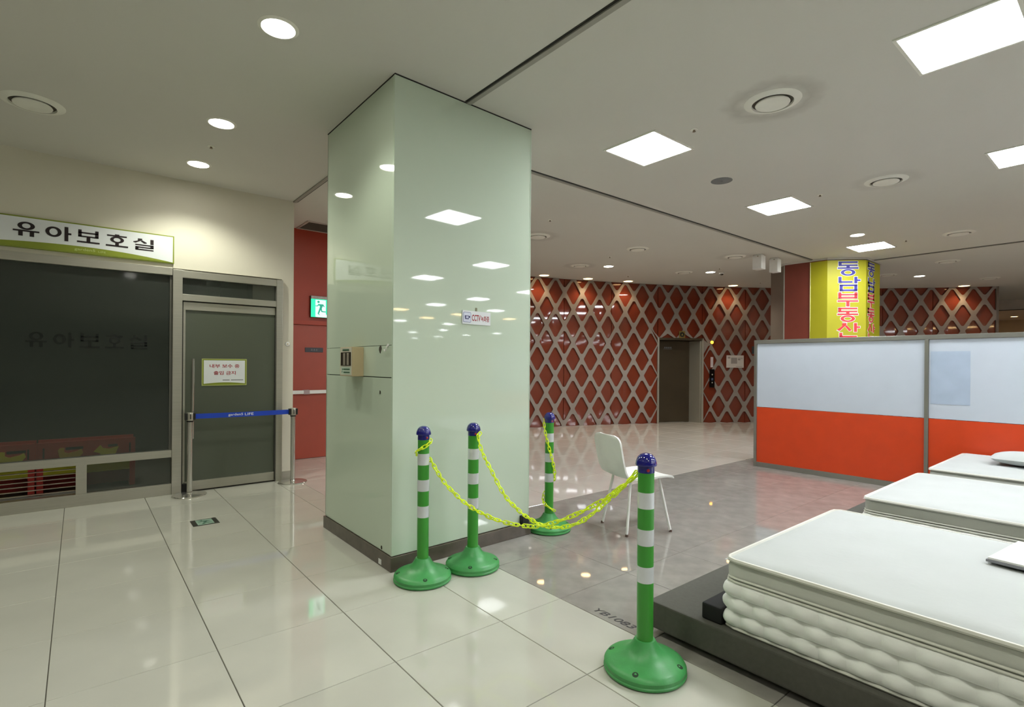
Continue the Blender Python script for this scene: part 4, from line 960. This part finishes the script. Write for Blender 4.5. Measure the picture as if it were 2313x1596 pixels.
for a in ((2.30, 7.04, 3.00, 7.065), (2.30, 7.495, 3.00, 7.52), (2.30, 7.065, 2.325, 7.495), (2.975, 7.065, 3.00, 7.495)): MB().box(a[0], a[1], ZC - 0.012, a[2], a[3], ZC).build('frame', mat('pink_grey_frame', (190, 176, 166), 0.5), ag)
MB().box(2.325, 7.065, ZC - 0.003, 2.975, 7.495, ZC).build('backing', M['diffuser_gap'], ag)
for k in range(17):
    MB(Matrix.Translation((2.65, 7.085 + 0.0245 * k, ZC - 0.006)) @ Matrix.Rotation(math.radians(35), 4, 'X')).box(-0.325, -0.007, -0.001, 0.325, 0.007, 0.001).build('louvre_slat', mat('brown_slat', (128, 112, 98), 0.5) if k == 0 else bpy.data.materials['brown_slat'], ag)

# ================================================================== fittings on the lattice wall
em = thing('lift_emblem', 'black round emblem on a small yellow plate above the lift door', 'emblem', arc(17.37, 0.05, 2.05))
emM = arcM(17.37, 0.04, 2.055)
MB(emM).box(-0.075, -0.08, 0, 0.075, 0.08, 0.006).build('plate', mat('dull_yellow_plate', (120, 100, 40), 0.4), em)
MB(emM).lathe([(0.058, 0.006), (0.058, 0.012)], 28).build('disc', M['black'], em)
MB(emM).prism([(0, 0.03), (0.026, -0.02), (-0.026, -0.02)], 0.012, 0.014).build('pictogram', mat('olive_mark', (120, 112, 52), 0.5), em)
lp_ = thing('lift_lamp', 'small glowing amber lamp on the lattice wall right of the lift', 'lamp', arc(16.62, 0.04, 1.88))
MB(arcM(16.62, 0.036, 1.885)).lathe([(0.046, 0), (0.046, 0.012), (0.040, 0.016)], 24).build('bezel', M['brass'], lp_, smooth=True); MB(arcM(16.62, 0.036, 1.885)).lathe([(0.036, 0.016), (0.034, 0.028), (0.02, 0.036), (0.004, 0.038)], 24).build('lens', M['amber'], lp_, smooth=True)
st_ = thing('lift_label', 'narrow white vertical label on the lattice wall above the call panel', 'label', arc(16.61, 0.04, 1.33))
MB(arcM(16.61, 0.036, 1.42)).box(-0.032, -0.12, 0, 0.032, 0.12, 0.004).build('strip', mat('pinkish_label', (208, 192, 192), 0.4), st_)
for k in range(6): MB(arcM(16.61, 0.040, 1.42)).box(-0.018, 0.085 - 0.033 * k, 0, 0.018, 0.089 - 0.033 * k, 0.0006).build('label_line', M['grey_print'], st_)
cp_ = thing('call_panel', 'tall black lift call panel with buttons on the lattice wall', 'call panel', arc(16.61, 0.04, 0.85))
cM = arcM(16.61, 0.036, 1.03); MB(cM).box(-0.062, -0.20, 0, 0.062, 0.225, 0.02).build('plate', mat('glossy_black', (14, 10, 10), 0.08), cp_, bevel=0.004)
MB(cM).box(-0.025, -0.035, 0.02, 0.025, 0.02, 0.022).build('display', mat('blue_display', (70, 84, 110), 0.2), cp_)
for zz in (-0.09, 0.10): MB(cM @ Matrix.Translation((0, zz, 0))).lathe([(0.017, 0.02), (0.016, 0.025)], 18).build('button', M['steel'], cp_)
nb = thing('wall_notice', 'white printed notice on the lattice wall left of the partition', 'notice', arc(16.03, 0.04, 1.29))
nM = arcM(16.03, 0.036, 1.44); MB(nM).box(-0.215, -0.145, 0, 0.215, 0.145, 0.004).build('sheet', mat('grey_white_sheet', (206, 198, 192), 0.4), nb)
for a, b, c, d in ((-0.18, 0.07, -0.12, 0.11), (-0.10, -0.05, 0.05, 0.09), (0.07, 0.03, 0.13, 0.07), (0.14, 0.06, 0.19, 0.07), (0.07, 0.08, 0.19, 0.09), (0.02, -0.12, 0.19, -0.11)):
    MB(nM).box(a, b, 0.004, c, d, 0.005).build('print_block', mat('faded_print', (150, 142, 138), 0.5), nb)
